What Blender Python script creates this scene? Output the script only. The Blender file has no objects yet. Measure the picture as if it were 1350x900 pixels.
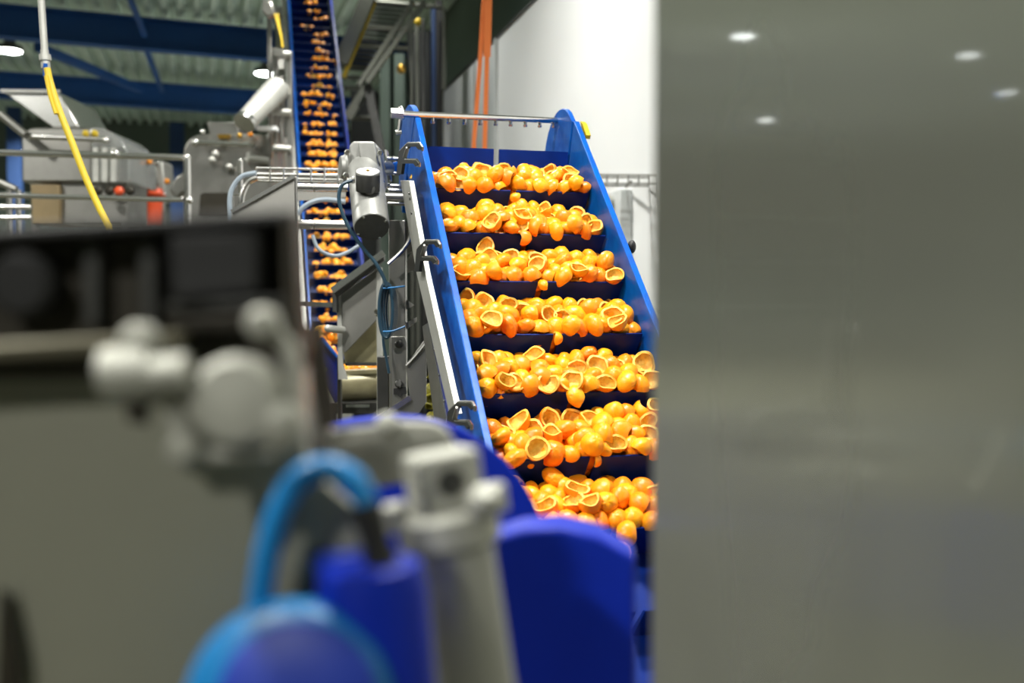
import bpy, bmesh, math, random
import numpy as np
from mathutils import Vector, Matrix, Euler
random.seed(7)
SC = bpy.context.scene
COL = SC.collection

# ------------------------------------------------------------------ camera
H = 1.7                                   # lens height above the floor
F = 1312.5                                # 35 mm lens on 1350 px
PITCH = math.atan(50 / F)
cam_d = bpy.data.cameras.new('camera')
cam = bpy.data.objects.new('camera', cam_d)
COL.objects.link(cam)
cam.location = (0, 0, H)
cam.rotation_euler = (math.pi / 2 - PITCH, 0, 0)
cam_d.lens = 35
cam_d.sensor_width = 36
cam_d.clip_start = 0.02
cam_d.clip_end = 200
cam_d.dof.use_dof = True
cam_d.dof.focus_distance = 3.5
cam_d.dof.aperture_fstop = 1.6
SC.camera = cam

# ------------------------------------------------------------------ world, exposure
world = bpy.data.worlds.new('world')
SC.world = world
world.use_nodes = True
world.node_tree.nodes['Background'].inputs[0].default_value = (0.60, 0.72, 0.70, 1)
world.node_tree.nodes['Background'].inputs[1].default_value = 0.05
SC.view_settings.view_transform = 'Standard'
SC.view_settings.look = 'None'
SC.view_settings.gamma = 1
SC.view_settings.use_curve_mapping = False
SC.view_settings.exposure = -1.0

# ------------------------------------------------------------------ frames
cp, sp = math.cos(PITCH), math.sin(PITCH)
def ray(px, py):
    vx, vz = (px - 675) / F, (450 - py) / F
    return Vector((vx, cp + vz * sp, -sp + vz * cp))
CAMP = Vector((0, 0, H))
def at(px, py, d):
    """point of the place seen at a pixel, d metres in front of the lens"""
    return CAMP + ray(px, py) * d
HY = math.radians(17)                      # the hall runs 17 degrees off the view
hx = Vector((math.cos(HY), math.sin(HY), 0))
hy = Vector((-math.sin(HY), math.cos(HY), 0))
UP = Vector((0, 0, 1))
FW = Vector((0, 1, 0))

# ------------------------------------------------------------------ materials
M = {}
def mat(name, col, rough=0.5, metal=0.0, noise=0.0, nscale=6.0, bump=0.0, bscale=60.0, coat=0.0, aniso=0.0, tan=None, spec=0.5,
        col2=None, stretch=None, emit=None, estr=0, trans=0, rvar=0.0, sss=0.0):
    m = bpy.data.materials.new(name)
    m.use_nodes = True
    nt = m.node_tree
    b = nt.nodes['Principled BSDF']
    b.inputs['Base Color'].default_value = (*col, 1)
    b.inputs['Roughness'].default_value = rough
    b.inputs['Metallic'].default_value = metal
    b.inputs['Specular IOR Level'].default_value = spec
    b.inputs['Coat Weight'].default_value = coat
    b.inputs['Coat Roughness'].default_value = 0.04
    b.inputs['Transmission Weight'].default_value = trans
    if sss:
        b.inputs['Subsurface Weight'].default_value = sss
        b.inputs['Subsurface Radius'].default_value = (0.01, 0.004, 0.001)
        b.inputs['Subsurface Scale'].default_value = 1.0
    if emit:
        b.inputs['Emission Color'].default_value = (*emit, 1)
        b.inputs['Emission Strength'].default_value = estr
    tc = nt.nodes.new('ShaderNodeTexCoord')
    mp = nt.nodes.new('ShaderNodeMapping')
    nt.links.new(tc.outputs['Object'], mp.inputs[0])
    if stretch:
        mp.inputs['Scale'].default_value = stretch
    if noise:
        n = nt.nodes.new('ShaderNodeTexNoise')
        n.inputs['Scale'].default_value = nscale
        n.inputs['Detail'].default_value = 5
        nt.links.new(mp.outputs[0], n.inputs['Vector'])
        r = nt.nodes.new('ShaderNodeMapRange')
        r.inputs[1].default_value = 0.3
        r.inputs[2].default_value = 0.7
        nt.links.new(n.outputs[0], r.inputs[0])
        mx = nt.nodes.new('ShaderNodeMix')
        mx.data_type = 'RGBA'
        c2 = col2 if col2 else tuple(v * (1 - noise) for v in col)
        mx.inputs[6].default_value = (*col, 1)
        mx.inputs[7].default_value = (*c2, 1)
        nt.links.new(r.outputs[0], mx.inputs[0])
        nt.links.new(mx.outputs[2], b.inputs['Base Color'])
        if rvar:
            r2 = nt.nodes.new('ShaderNodeMapRange')
            r2.inputs[1].default_value = 0.3
            r2.inputs[2].default_value = 0.7
            r2.inputs[3].default_value = max(rough - rvar, 0.02)
            r2.inputs[4].default_value = rough + rvar
            nt.links.new(n.outputs[0], r2.inputs[0])
            nt.links.new(r2.outputs[0], b.inputs['Roughness'])
    if bump:
        n = nt.nodes.new('ShaderNodeTexNoise')
        n.inputs['Scale'].default_value = bscale
        n.inputs['Detail'].default_value = 3
        nt.links.new(mp.outputs[0], n.inputs['Vector'])
        bp = nt.nodes.new('ShaderNodeBump')
        bp.inputs['Strength'].default_value = bump
        bp.inputs['Distance'].default_value = 0.002
        nt.links.new(n.outputs[0], bp.inputs['Height'])
        nt.links.new(bp.outputs[0], b.inputs['Normal'])
    if aniso:
        b.inputs['Anisotropic'].default_value = aniso
        tg = nt.nodes.new('ShaderNodeCombineXYZ')
        for q in range(3):
            tg.inputs[q].default_value = tan[q]
        nt.links.new(tg.outputs[0], b.inputs['Tangent'])
    M[name] = m
    return m

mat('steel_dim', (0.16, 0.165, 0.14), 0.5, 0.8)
mat('steel', (0.42, 0.41, 0.38), 0.38, 1.0, 0.25, 5, 0.08, 120, rvar=0.06)
mat('steel_bright', (0.72, 0.71, 0.68), 0.26, 1.0, 0.12, 8)
mat('steel_satin', (0.55, 0.55, 0.51), 0.55, 0.75, 0.15, 8, 0.05, 200)
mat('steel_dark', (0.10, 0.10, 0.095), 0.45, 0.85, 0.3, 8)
mat('panel_steel', (0.45, 0.46, 0.39), 0.29, 0.84, 0.08, 2.0, 0.0, 60, coat=0.4, aniso=0.95, tan=hy, stretch=(1, 1, 0.3), rvar=0.02)
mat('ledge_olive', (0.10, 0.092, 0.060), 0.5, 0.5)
mat('blue_column', (0.001, 0.022, 0.085), 0.6)
mat('cabinet_steel', (0.30, 0.30, 0.235), 0.5, 0.4, 0.18, 3, 0.0, rvar=0.05)
mat('bronze_dark', (0.035, 0.030, 0.020), 0.5, 0.4, 0.3, 10)  # dark bronze; also holds the shade inside the cabinet recess
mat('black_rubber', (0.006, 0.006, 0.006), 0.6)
mat('dark_plastic', (0.012, 0.012, 0.014), 0.45)
mat('latch_cast', (0.40, 0.40, 0.35), 0.6, 0.3, 0.15, 30)
mat('blue_plate', (0.002, 0.115, 0.50), 0.36, 0.0, 0.5, 14, 0.10, 90, col2=(0.002, 0.072, 0.38), rvar=0.08, spec=0.2)
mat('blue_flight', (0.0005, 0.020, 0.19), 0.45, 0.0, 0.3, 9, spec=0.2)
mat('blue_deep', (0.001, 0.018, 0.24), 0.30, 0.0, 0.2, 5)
mat('blue_far_shaded', (0.0003, 0.012, 0.085), 0.5, 0.0, 0.3, 9, spec=0.15)  # flight blue darkened, so the far belt's shade sits in the colour
mat('blue_hopper', (0.0005, 0.018, 0.34), 0.5, 0.0, 0.15, 5, spec=0.22)
mat('blue_cap', (0.001, 0.025, 0.30), 0.55, 0.0, 0.2, 6)
mat('blue_cable', (0.004, 0.17, 0.44), 0.38, 0.0, 0.15, 30)
mat('cable_slate', (0.022, 0.055, 0.085), 0.35)
mat('hose_grey', (0.32, 0.38, 0.44), 0.35)
mat('beam_blue', (0.001, 0.060, 0.26), 0.6, 0.0, 0.2, 2)
mat('roof_metal', (0.68, 0.80, 0.73), 0.6, 0.2, 0.2, 1.5)
mat('far_wall', (0.085, 0.11, 0.09), 0.7, 0.0, 0.2, 1)
mat('side_wall', (0.50, 0.55, 0.49), 0.7, 0.0, 0.2, 0.5)
mat('hall_wall', (0.14, 0.19, 0.155), 0.7, 0.0, 0.3, 0.7)
mat('white_wall', (0.84, 0.85, 0.84), 0.38, 0.0, 0.04, 1.2)
mat('grey_wall', (0.62, 0.64, 0.63), 0.45, 0.0, 0.12, 2)
mat('floor', (0.075, 0.075, 0.055), 0.8, 0.0, 0.35, 2.5, spec=0.15)
mat('rind', (0.90, 0.235, 0.004), 0.34, 0.0, 0.6, 16, 0.35, 260, col2=(0.95, 0.34, 0.008), spec=0.5, sss=0.12)
mat('pith', (0.88, 0.60, 0.12), 0.55, 0.0, 0.7, 90, 0.8, 160, col2=(0.74, 0.40, 0.04), sss=0.15)
mat('rim_pith', (0.92, 0.56, 0.10), 0.5, 0.0, 0.4, 70, 0.4, 200, col2=(0.86, 0.36, 0.02))
mat('waste_peel', (0.40, 0.36, 0.03), 0.6, 0.0, 0.6, 25, 0.6, 80, col2=(0.14, 0.13, 0.02))
mat('roller_tan', (0.42, 0.38, 0.22), 0.35, 0.2, 0.4, 9)
mat('yellow_hose', (0.78, 0.56, 0.035), 0.4)
mat('strap_orange', (0.85, 0.20, 0.03), 0.6)
mat('red_plastic', (0.80, 0.10, 0.03), 0.35)
mat('lamp_orange', (0.9, 0.3, 0.02), 0.3)
mat('yellow_paint', (0.60, 0.42, 0.01), 0.5)
mat('brown_panel', (0.26, 0.19, 0.09), 0.5, 0.0, 0.3, 4)
mat('gearmotor_paint', (0.34, 0.34, 0.32), 0.42, 0.35, 0.12, 30, 0.1, 150)
mat('motor_end', (0.12, 0.12, 0.11), 0.5, 0.3, 0.2, 40)
mat('brass', (0.7, 0.42, 0.08), 0.3, 1.0)
mat('polycarbonate', (0.80, 0.82, 0.80), 0.12, 0.0, trans=0.75)
mat('diffuser', (1, 1, 1), 0.5, emit=(0.95, 1.0, 0.98), estr=60)
mat('dark_deck', (0.015, 0.017, 0.016), 0.5, 0.3)

def vary(name, amt, hue):
    nt = M[name].node_tree
    b = nt.nodes['Principled BSDF']
    src = b.inputs['Base Color'].links[0].from_socket
    oi = nt.nodes.new('ShaderNodeObjectInfo')
    hs = nt.nodes.new('ShaderNodeHueSaturation')
    mr = nt.nodes.new('ShaderNodeMapRange')
    mr.inputs[3].default_value = 0.5 - hue * 0.4
    mr.inputs[4].default_value = 0.5 + hue
    nt.links.new(oi.outputs['Random'], mr.inputs[0])
    nt.links.new(mr.outputs[0], hs.inputs['Hue'])
    nt.links.new(src, hs.inputs['Color'])
    nt.links.new(hs.outputs[0], b.inputs['Base Color'])
vary('rind', 0.1, 0.022)

# ------------------------------------------------------------------ mesh builder
def tag(o, label=None, cat=None, group=None, kind=None):
    if label: o['label'] = label
    if cat: o['category'] = cat
    if group: o['group'] = group
    if kind: o['kind'] = kind
    return o

def empty(name, loc, label, cat, group=None):
    o = bpy.data.objects.new(name, None)
    o.empty_display_size = 0.05
    COL.objects.link(o)
    o.location = loc
    return tag(o, label, cat, group)

def basis(d):
    d = d.normalized()
    a = Vector((0, 0, 1)) if abs(d.z) < 0.9 else Vector((1, 0, 0))
    u = d.cross(a).normalized()
    return u, d.cross(u).normalized(), d

def root_loc(p):
    l = Vector((0, 0, 0))
    while p is not None:
        l += p.location
        p = p.parent
    return l

class MB:
    def __init__(s):
        s.v, s.f = [], []
    def add(s, vs, fs):
        k = len(s.v)
        s.v += [Vector(v) for v in vs]
        s.f += [tuple(i + k for i in f) for f in fs]
        return s
    def box(s, c, ax, ay, az):
        """box about c with half-extent vectors"""
        vs = [c + i * ax + j * ay + k * az for i in (-1, 1) for j in (-1, 1) for k in (-1, 1)]
        return s.add(vs, [(0, 1, 3, 2), (4, 6, 7, 5), (0, 4, 5, 1), (2, 3, 7, 6), (0, 2, 6, 4), (1, 5, 7, 3)])
    def bar(s, p, q, w, h=None, side=None):
        h = h or w
        d = (q - p)
        if side is None:
            u, v, _ = basis(d)
        else:
            u = (side - d.normalized() * side.dot(d.normalized())).normalized()
            v = d.normalized().cross(u)
        return s.box((p + q) / 2, u * w / 2, v * h / 2, d / 2)
    def cyl(s, p, q, r, r2=None, n=20, caps=True):
        r2 = r if r2 is None else r2
        u, v, _ = basis(q - p)
        vs = []
        for c, rr in ((p, r), (q, r2)):
            for i in range(n):
                a = 2 * math.pi * i / n
                vs.append(c + (u * math.cos(a) + v * math.sin(a)) * rr)
        fs = [(i, (i + 1) % n, n + (i + 1) % n, n + i) for i in range(n)]
        if caps:
            fs += [tuple(range(n))[::-1], tuple(range(n, 2 * n))]
        return s.add(vs, fs)
    def lathe(s, p, axis, prof, n=28):
        """prof: (distance along the axis, radius)"""
        u, v, d = basis(axis)
        vs = []
        for h, r in prof:
            for i in range(n):
                a = 2 * math.pi * i / n
                vs.append(p + d * h + (u * math.cos(a) + v * math.sin(a)) * r)
        fs = []
        for k in range(len(prof) - 1):
            for i in range(n):
                fs.append((k * n + i, k * n + (i + 1) % n, (k + 1) * n + (i + 1) % n, (k + 1) * n + i))
        fs += [tuple(range(n))[::-1], tuple(range((len(prof) - 1) * n, len(prof) * n))]
        return s.add(vs, fs)
    def tube(s, pts, r, n=12, sub=6):
        P = smooth_path(pts, sub) if sub > 1 else pts
        vs, fs = [], []
        u = None
        for i, p in enumerate(P):
            d = (P[min(i + 1, len(P) - 1)] - P[max(i - 1, 0)]).normalized()
            if u is None:
                u = basis(d)[0]
            u = (u - d * u.dot(d)).normalized()
            w = d.cross(u)
            for k in range(n):
                a = 2 * math.pi * k / n
                vs.append(p + (u * math.cos(a) + w * math.sin(a)) * r)
        for i in range(len(P) - 1):
            for k in range(n):
                fs.append((i * n + k, i * n + (k + 1) % n, (i + 1) * n + (k + 1) % n, (i + 1) * n + k))
        fs += [tuple(range(n))[::-1], tuple(range((len(P) - 1) * n, len(P) * n))]
        return s.add(vs, fs)
    def prism(s, pts, ext):
        n = len(pts)
        vs = list(pts) + [p + ext for p in pts]
        fs = [tuple(range(n))[::-1], tuple(range(n, 2 * n))] + [(i, (i + 1) % n, n + (i + 1) % n, n + i) for i in range(n)]
        return s.add(vs, fs)
    def ball(s, c, r, n=12, m=8, sc=(1, 1, 1)):
        vs, fs = [c + Vector((0, 0, r * sc[2]))], []
        for j in range(1, m):
            t = math.pi * j / m
            for i in range(n):
                a = 2 * math.pi * i / n
                vs.append(c + Vector((math.sin(t) * math.cos(a) * sc[0], math.sin(t) * math.sin(a) * sc[1], math.cos(t) * sc[2])) * r)
        vs.append(c - Vector((0, 0, r * sc[2])))
        for i in range(n):
            fs.append((0, 1 + i, 1 + (i + 1) % n))
            fs.append((len(vs) - 1, 1 + (m - 2) * n + (i + 1) % n, 1 + (m - 2) * n + i))
        for j in range(m - 2):
            for i in range(n):
                a, b = 1 + j * n + i, 1 + j * n + (i + 1) % n
                fs.append((a, a + n, b + n, b))
        return s.add(vs, fs)
    def build(s, name, material, parent=None, bevel=0.0, smooth=True, label=None, cat=None, group=None, kind=None, loc=None, seg=2):
        if parent is not None:
            o0 = root_loc(parent)
            origin = o0
        else:
            if loc is None:
                lo = Vector([min(v[k] for v in s.v) for k in range(3)])
                hi = Vector([max(v[k] for v in s.v) for k in range(3)])
                loc = Vector(((lo.x + hi.x) / 2, (lo.y + hi.y) / 2, lo.z))
            origin = Vector(loc)
        me = bpy.data.meshes.new(name)
        me.from_pydata([tuple(v - origin) for v in s.v], [], s.f)
        bm = bmesh.new()
        bm.from_mesh(me)
        bmesh.ops.recalc_face_normals(bm, faces=bm.faces)
        bm.to_mesh(me)
        bm.free()
        me.materials.append(M[material] if isinstance(material, str) else material)
        ob = bpy.data.objects.new(name, me)
        COL.objects.link(ob)
        if parent is not None:
            ob.parent = parent
        else:
            ob.location = origin
        if smooth:
            me.shade_smooth()
            try:
                me.set_sharp_from_angle(angle=math.radians(32))
            except Exception:
                pass
        if bevel:
            b = ob.modifiers.new('bevel', 'BEVEL')
            b.width = bevel
            b.segments = seg
            b.limit_method = 'ANGLE'
            b.angle_limit = math.radians(35)
        return tag(ob, label, cat, group, kind)

def smooth_path(pts, sub):
    out = []
    n = len(pts)
    for i in range(n - 1):
        p0, p1, p2, p3 = pts[max(i - 1, 0)], pts[i], pts[i + 1], pts[min(i + 2, n - 1)]
        for k in range(sub):
            t = k / sub
            out.append(0.5 * ((2 * p1) + (p2 - p0) * t + (2 * p0 - 5 * p1 + 4 * p2 - p3) * t * t + (3 * p1 - p0 - 3 * p2 + p3) * t ** 3))
    out.append(pts[-1])
    return out

def pxs(pts, d):
    return [at(x, y, d) for x, y in pts]

def poly(pts, d, thick, ext=FW):
    return MB().prism(pxs(pts, d), ext * thick)

# ================================================================== THE HALL
CE = H + 5.0       # roof sheet
def hall(a, b, z):
    return hx * a + hy * b + UP * z
MB().box(hall(-6, 12, -0.1), hx * 19, hy * 22, UP * 0.1).build('floor', 'floor', kind='structure', smooth=False)
# far, left, back, right walls
MB().box(hall(-6, 30, 3.6), hx * 19, hy * 0.15, UP * 3.6).build('wall_far', 'far_wall', kind='structure', smooth=False)
MB().box(hall(-25, 12, 3.6), hx * 0.15, hy * 22, UP * 3.6).build('wall_left', 'side_wall', kind='structure', smooth=False)
MB().box(hall(-6, -9, 3.6), hx * 19, hy * 0.15, UP * 3.6).build('wall_back', 'hall_wall', kind='structure', smooth=False)
MB().box(hall(4.2, 12, 3.6), hx * 0.15, hy * 22, UP * 3.6).build('wall_right', 'hall_wall', kind='structure', smooth=False)
# trapezoid roof sheet: ribs run away from the lens
def roof():
    mb = MB()
    a, pitch_w, dep = -25.0, 0.27, 0.12
    prof = []
    while a < 5:
        prof += [(a, 0), (a + 0.09, 0), (a + 0.12, dep), (a + 0.24, dep)]
        a += pitch_w
    vs = [hall(x, -9, CE + z) for x, z in prof] + [hall(x, 30.2, CE + z) for x, z in prof]
    n = len(prof)
    mb.add(vs, [(i, i + 1, n + i + 1, n + i) for i in range(n - 1)])
    mb.build('ceiling', 'roof_metal', kind='structure', smooth=False)
    MB().box(hall(-10, 11, CE + 0.35), hx * 16, hy * 21, UP * 0.05).build('ceiling', 'roof_metal', kind='structure', smooth=False)
roof()
# blue roof beams
def ibeam(p, q, name_label, h=0.50, w=0.26):
    r = empty('roof_beam', (p + q) / 2 - UP * h / 2, name_label, 'beam')
    sd = (q - p).cross(UP).normalized()
    MB().bar(p, q, 0.03, h, side=sd).build('web', 'beam_blue', r, smooth=False)
    for sgn in (-1, 1):
        MB().bar(p + UP * sgn * h / 2, q + UP * sgn * h / 2, w, 0.03, side=sd).build('flange', 'beam_blue', r, smooth=False)
bd = Vector((math.cos(math.radians(21)), math.sin(math.radians(21)), 0))
bl = ['blue roof beam nearest the lens, highest in the picture, with a pale lower flange',
      'second blue roof beam, between the nearest beam and the lamp above the far hopper',
      'dim third blue roof beam low in front of the far wall']
for k, p in enumerate((at(0, 28, 16.2), at(0, 112, 20.4))):
    d = bd if k < 2 else hx
    ibeam(p - d * 12, p + d * (12.5 if k < 2 else 11), bl[k])
# slender bracing rods between the beams
for k, (a, b, lb) in enumerate((((168, -10, 15.2), (191, 46, 16.8), 'thin blue brace rod above the nearest roof beam'),
                            ((190, 58, 17.0), (214, 120, 21.0), 'thin blue brace rod between the two nearest roof beams'),
                            ((50, 62, 16.8), (185, 118, 20.6), 'long diagonal blue brace running from the lamp to the second beam'))):
    MB().bar(at(*a), at(*b), 0.08 if k < 2 else 0.14).build('roof_brace', 'beam_blue', smooth=False, label=lb, cat='brace')
# far wall: cladding panels, blue columns, grey girts
for k in range(12):
    MB().box(hall(-23.4 + k * 2.4, 29.8, 2.95), hx * 1.18, hy * 0.05, UP * 2.9).build('wall_panel', 'far_wall', bpy.data.objects['wall_far'], smooth=False)
for k in range(3):
    MB().box(hall(-6, 29.6, 1.6 + k * 1.5), hx * 18.5, hy * 0.06, UP * 0.07).build('trim_%d' % (k + 1), 'roof_metal', kind='structure', smooth=False)
for px, w, lb in ((234, 0.36, 'dark blue wall column behind the gap between the two juicing machines'), (20, 0.3, 'blue wall column behind the leftmost juicing machine')):
    p = at(px, 230, 26.0 if px == 234 else 24)
    MB().box(Vector((p.x, p.y, 3.2)), hx * w / 2, hy * w / 2, UP * 3.2).build('wall_column', 'blue_column', smooth=False, label=lb, cat='column')

# white inner-room wall on the right, further section with its shade put into the grey
wy0 = Vector((0.26, 9.8, 0)); wd = Vector((-0.2737, 0.9618, 0)); wn = Vector((0.9618, 0.2737, 0))
ztop = H + 2.97
def wallseg(a, b, name, m):
    p, q = wy0 + wd * a, wy0 + wd * b
    return MB().prism([p, q, q + UP * ztop, p + UP * ztop], wn * 0.12).build(name, m, kind='structure', smooth=False)
w1 = wallseg(-9.0, 1.55, 'wall_white', 'white_wall')
w2 = wallseg(1.57, 12.0, 'wall_shade_grey', 'grey_wall')
MB().box(wy0 + wd * 1.56 - wn * 0.012 + UP * ztop / 2, wd * 0.03, wn * 0.02, UP * ztop / 2).build('trim_5', 'grey_wall', kind='structure', smooth=False)
for k in range(5):
    a = 2.6 + k * 1.9
    MB().box(wy0 + wd * a - wn * 0.004 + UP * ztop / 2, wd * 0.008, wn * 0.008, UP * ztop / 2).build('panel_joint', 'steel_dark', w2, smooth=False)
# cap flashing
MB().box(wy0 + wd * 1.5 + wn * 0.06 + UP * (ztop + 0.01), wd * 10.5, wn * 0.08, UP * 0.012).build('trim_6', 'steel_dark', kind='structure', smooth=False)

# cable ladder on the white wall
tr = empty('cable_tray', at(840, 240, 7.05), 'level grey wire cable tray before the white wall, right of the near elevator', 'cable tray')
t0, t1 = at(786, 236, 7.0), at(925, 237, 7.1)
for yy_ in (0.0, 0.14):
    for zz in (-0.03, 0.03):
        MB().bar(t0 + FW * yy_ + UP * zz, t1 + FW * yy_ + UP * zz, 0.012).build('rail', 'steel', tr)
for k in range(11):
    q = t0.lerp(t1, k / 10)
    MB().bar(q - UP * 0.03, q - UP * 0.03 + FW * 0.14, 0.010).bar(q - UP * 0.03, q + UP * 0.03, 0.010).build('rung', 'steel', tr)
MB().bar(t0.lerp(t1, .35) + FW * 0.14, t0.lerp(t1, .35) + FW * 0.45, 0.016).build('wall_arm', 'steel', tr)
# small wall box below the tray
bx = wy0 - wd * 2.2
rb = empty('wall_box', bx - wn * 0.05 + UP * (H + 0.3), 'pale grey switch box on the white wall just below the cable tray', 'switch box')
MB().box(bx - wn * 0.05 + UP * (H + 0.62), wd * 0.16, wn * 0.05, UP * 0.24).build('housing', 'grey_wall', rb, bevel=0.01)
MB().cyl(bx - wn * 0.1 + UP * (H + 0.78), bx - wn * 0.14 + UP * (H + 0.78), 0.05).build('knob', 'steel_satin', rb)

# ------------------------------------------------------------------ high-bay lamps
def lamp(p, power, label, rot=None, size=0.42, vis=1.0):
    r = empty('high_bay_lamp', p, label, 'lamp', None)
    MB().lathe(p, UP, [(0.0, size * 0.5), (0.05, size * 0.52), (0.09, size * 0.46), (0.10, size * 0.25), (0.2, size * 0.22), (0.21, 0.03), (max(CE - p.z, 0.22), 0.012)], 24).build('housing', 'steel_dark', r)
    MB().lathe(p - UP * 0.004, UP, [(-0.012, size * 0.40), (0.0, size * 0.47)], 24).build('diffuser', 'diffuser', r)
    ld = bpy.data.lights.new('lamp_light', 'AREA')
    ld.shape = 'DISK'
    ld.size = size * 0.9
    ld.energy = power
    ld.color = (1.0, 0.985, 0.93)
    ld.spread = math.radians(150)
    lo = bpy.data.objects.new('lamp_light', ld)
    COL.objects.link(lo)
    lo.parent = r
    lo.location = (0, 0, -0.03)
    return r
zl = H + 4.4
lamp(at(13, 67, 17.7), 1500, 'round high-bay lamp at the far left under the first beam')
lamp(at(350, 97, 19.3), 1500, 'round high-bay lamp shining left of the far blue elevator')
lamp(at(92, 144, 23.0), 1500, 'round high-bay lamp glowing beside the steel inlet hopper')
for q, lb in (((-11.63, 11.88), 'high-bay lamp mirrored brightest in the steel panel'), ((-15.89, 10.52), 'high-bay lamp mirrored high at the right of the steel panel'),
              ((-17.69, 16.79), 'high-bay lamp mirrored lowest in the steel panel'), ((-19.48, 11.85), 'high-bay lamp mirrored at the right edge of the steel panel')):
    lamp(Vector((q[0], q[1], zl)), 1300, lb)
lamp(Vector((-2.6, 0.6, H + 3.9)), 520, 'high-bay lamp above and left of the lens, out of frame', size=0.5)
lamp(Vector((0.5, 2.6, H + 4.1)), 420, 'high-bay lamp high above the lower end of the near elevator', size=0.5)
lamp(Vector((-1.3, 7.4, H + 4.2)), 400, 'unseen lamp added high up to brighten the white wall', size=0.5)  # out-of-view lamp added so the white wall comes out bright
lamp(Vector((-3.0, -4.0, zl)), 900, 'unseen fill lamp added behind the lens on the left side', size=0.5)  # fill added behind the lens for the dark cabinet front
lamp(Vector((-9.0, 0.5, zl)), 400, 'high-bay lamp far to the left of the lens', size=0.5)
lamp(Vector((-22.0, 3.0, zl)), 1200, 'unseen lamp added to brighten the left hall wall', size=0.5)  # lamp put in to lift the wall that the steel panel mirrors
lamp(Vector((-1.6, 11.6, zl)), 70, 'unseen lamp added to brighten the further wall section behind the near elevator', size=0.5)  # lamp put in to lift the dark further stretch of wall
lamp(Vector((-7.0, 5.5, zl)), 800, 'high-bay lamp above the hand rails', size=0.5)

# ================================================================== NEAR ELEVATOR
YA, TI, BW, SP = 0.26646636, 0.77680443, 0.635, 0.26148
EO = Vector((0.01760765 - 0.012, 3.95, H + 0.44810507))
ec = Vector((math.cos(YA), math.sin(YA), 0)); eb = Vector((-math.sin(YA), math.cos(YA), 0))
et = eb * math.cos(TI) + UP * math.sin(TI)
en = -eb * math.sin(TI) + UP * math.cos(TI)
FH = 0.125          # flight height
def E(c, s, n):
    return EO + ec * c + et * s + en * n
S0 = -2.05          # lower end of the straight run
elev = empty('elevator_conveyor', Vector((E(0, S0, -0.2).x, E(0, S0, -0.2).y, 0.0)),
             'steep blue flighted elevator carrying heaped orange halves in the middle of the picture', 'conveyor')
cl, cr = -0.325 + 0.012 - 0.01, 0.3076 + 0.012
def side(c0, th, name, m, outline, bev=0.003):
    return MB().prism([E(c0, s, n) for s, n in outline], ec * th).build(name, m, elev, bevel=bev)
HS, HN, HR = 0.36, -0.165, 0.245
front = 0.08
main = [(S0, front), (HS - 0.01, front), (HS - 0.01, -0.20), (S0, -0.20)]
head = [(HS, front)] + [(HS + HR * math.sin(a) * 1.02, HN + HR * math.cos(a)) for a in [math.pi * k / 16 for k in range(1, 17)]] + [(HS - 0.02, HN - HR), (HS, HN - HR * 0.8)]
side(cl - 0.012 - 0.024, 0.024, 'side_plate', 'blue_plate', main)
side(cl - 0.012 - 0.024, 0.024, 'head_plate', 'blue_plate', head)
main_r = [(S0, front), (HS + 0.02, front), (HS - 0.10, -0.20), (S0, -0.20)]
side(cr + 0.004, 0.024, 'side_plate', 'blue_plate', main_r)
head_r = [(HS + 0.035, front - 0.012)] + [(HS + 0.07 + HR * math.sin(a) * 0.86, HN + (HR - 0.012) * math.cos(a)) for a in [math.pi * k / 16 for k in range(1, 17)]] + [(HS - 0.10, HN - HR), (HS - 0.085, -0.2)]
side(cr + 0.002, 0.020, 'head_plate', 'blue_plate', head_r)
DS = 0.20
# belt: closed loop
rl = 0.088
loop = [(S0 - 0.1, -FH), (DS, -FH)] + [(DS + rl * math.sin(a), -FH - rl + rl * math.cos(a)) for a in [math.pi * k / 12 for k in range(1, 13)]]
loop += [(S0 - 0.1, -FH - 2 * rl)]
mb = MB()
n = len(loop)
cc = [sum(x) / n for x in zip(*loop)]
outer = [(s, nn) for s, nn in loop]
inner = []
for s, nn in loop:
    inner.append((s - (0.006 if s > DS else 0), nn + (-0.006 if nn > -FH - rl else 0.006)))
vs = [E(cl, s, nn) for s, nn in outer] + [E(cr, s, nn) for s, nn in outer] + [E(cl, s, nn) for s, nn in inner] + [E(cr, s, nn) for s, nn in inner]
fs = [(i, i + 1, n + i + 1, n + i) for i in range(n - 1)] + [(2 * n + i, 2 * n + i + 1, 3 * n + i + 1, 3 * n + i) for i in range(n - 1)]
fs += [(i, i + 1, 2 * n + i + 1, 2 * n + i) for i in range(n - 1)] + [(n + i, n + i + 1, 3 * n + i + 1, 3 * n + i) for i in range(n - 1)]
mb.add(vs, fs)
mb.build('belt', 'blue_flight', elev)
MB().cyl(E(cl + 0.01, DS, -FH - rl), E(cr - 0.01, DS, -FH - rl), rl - 0.008, n=32).cyl(E(cl - 0.20, DS, -FH - rl), E(cr + 0.06, DS, -FH - rl), 0.02).build('head_drum', 'steel', elev)
# flights: two halves with a central gap, a foot on the belt and a thin lip
gap = 0.012
def flight(s, n0=0.0):
    for a, b in ((cl + 0.004, -gap), (gap, cr - 0.004)):
        m = MB().prism([E(a, s + 0.004, -FH), E(a, s + 0.002, n0 - 0.006), E(a, s - 0.001, n0), E(a, s - 0.006, n0), E(a, s - 0.009, n0 - 0.01), E(a, s - 0.016, -FH)], ec * (b - a))
        m.build('flight', 'blue_flight', elev, bevel=0.0015, seg=1)
for i in range(0, 8):
    flight(-SP * i)
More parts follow.
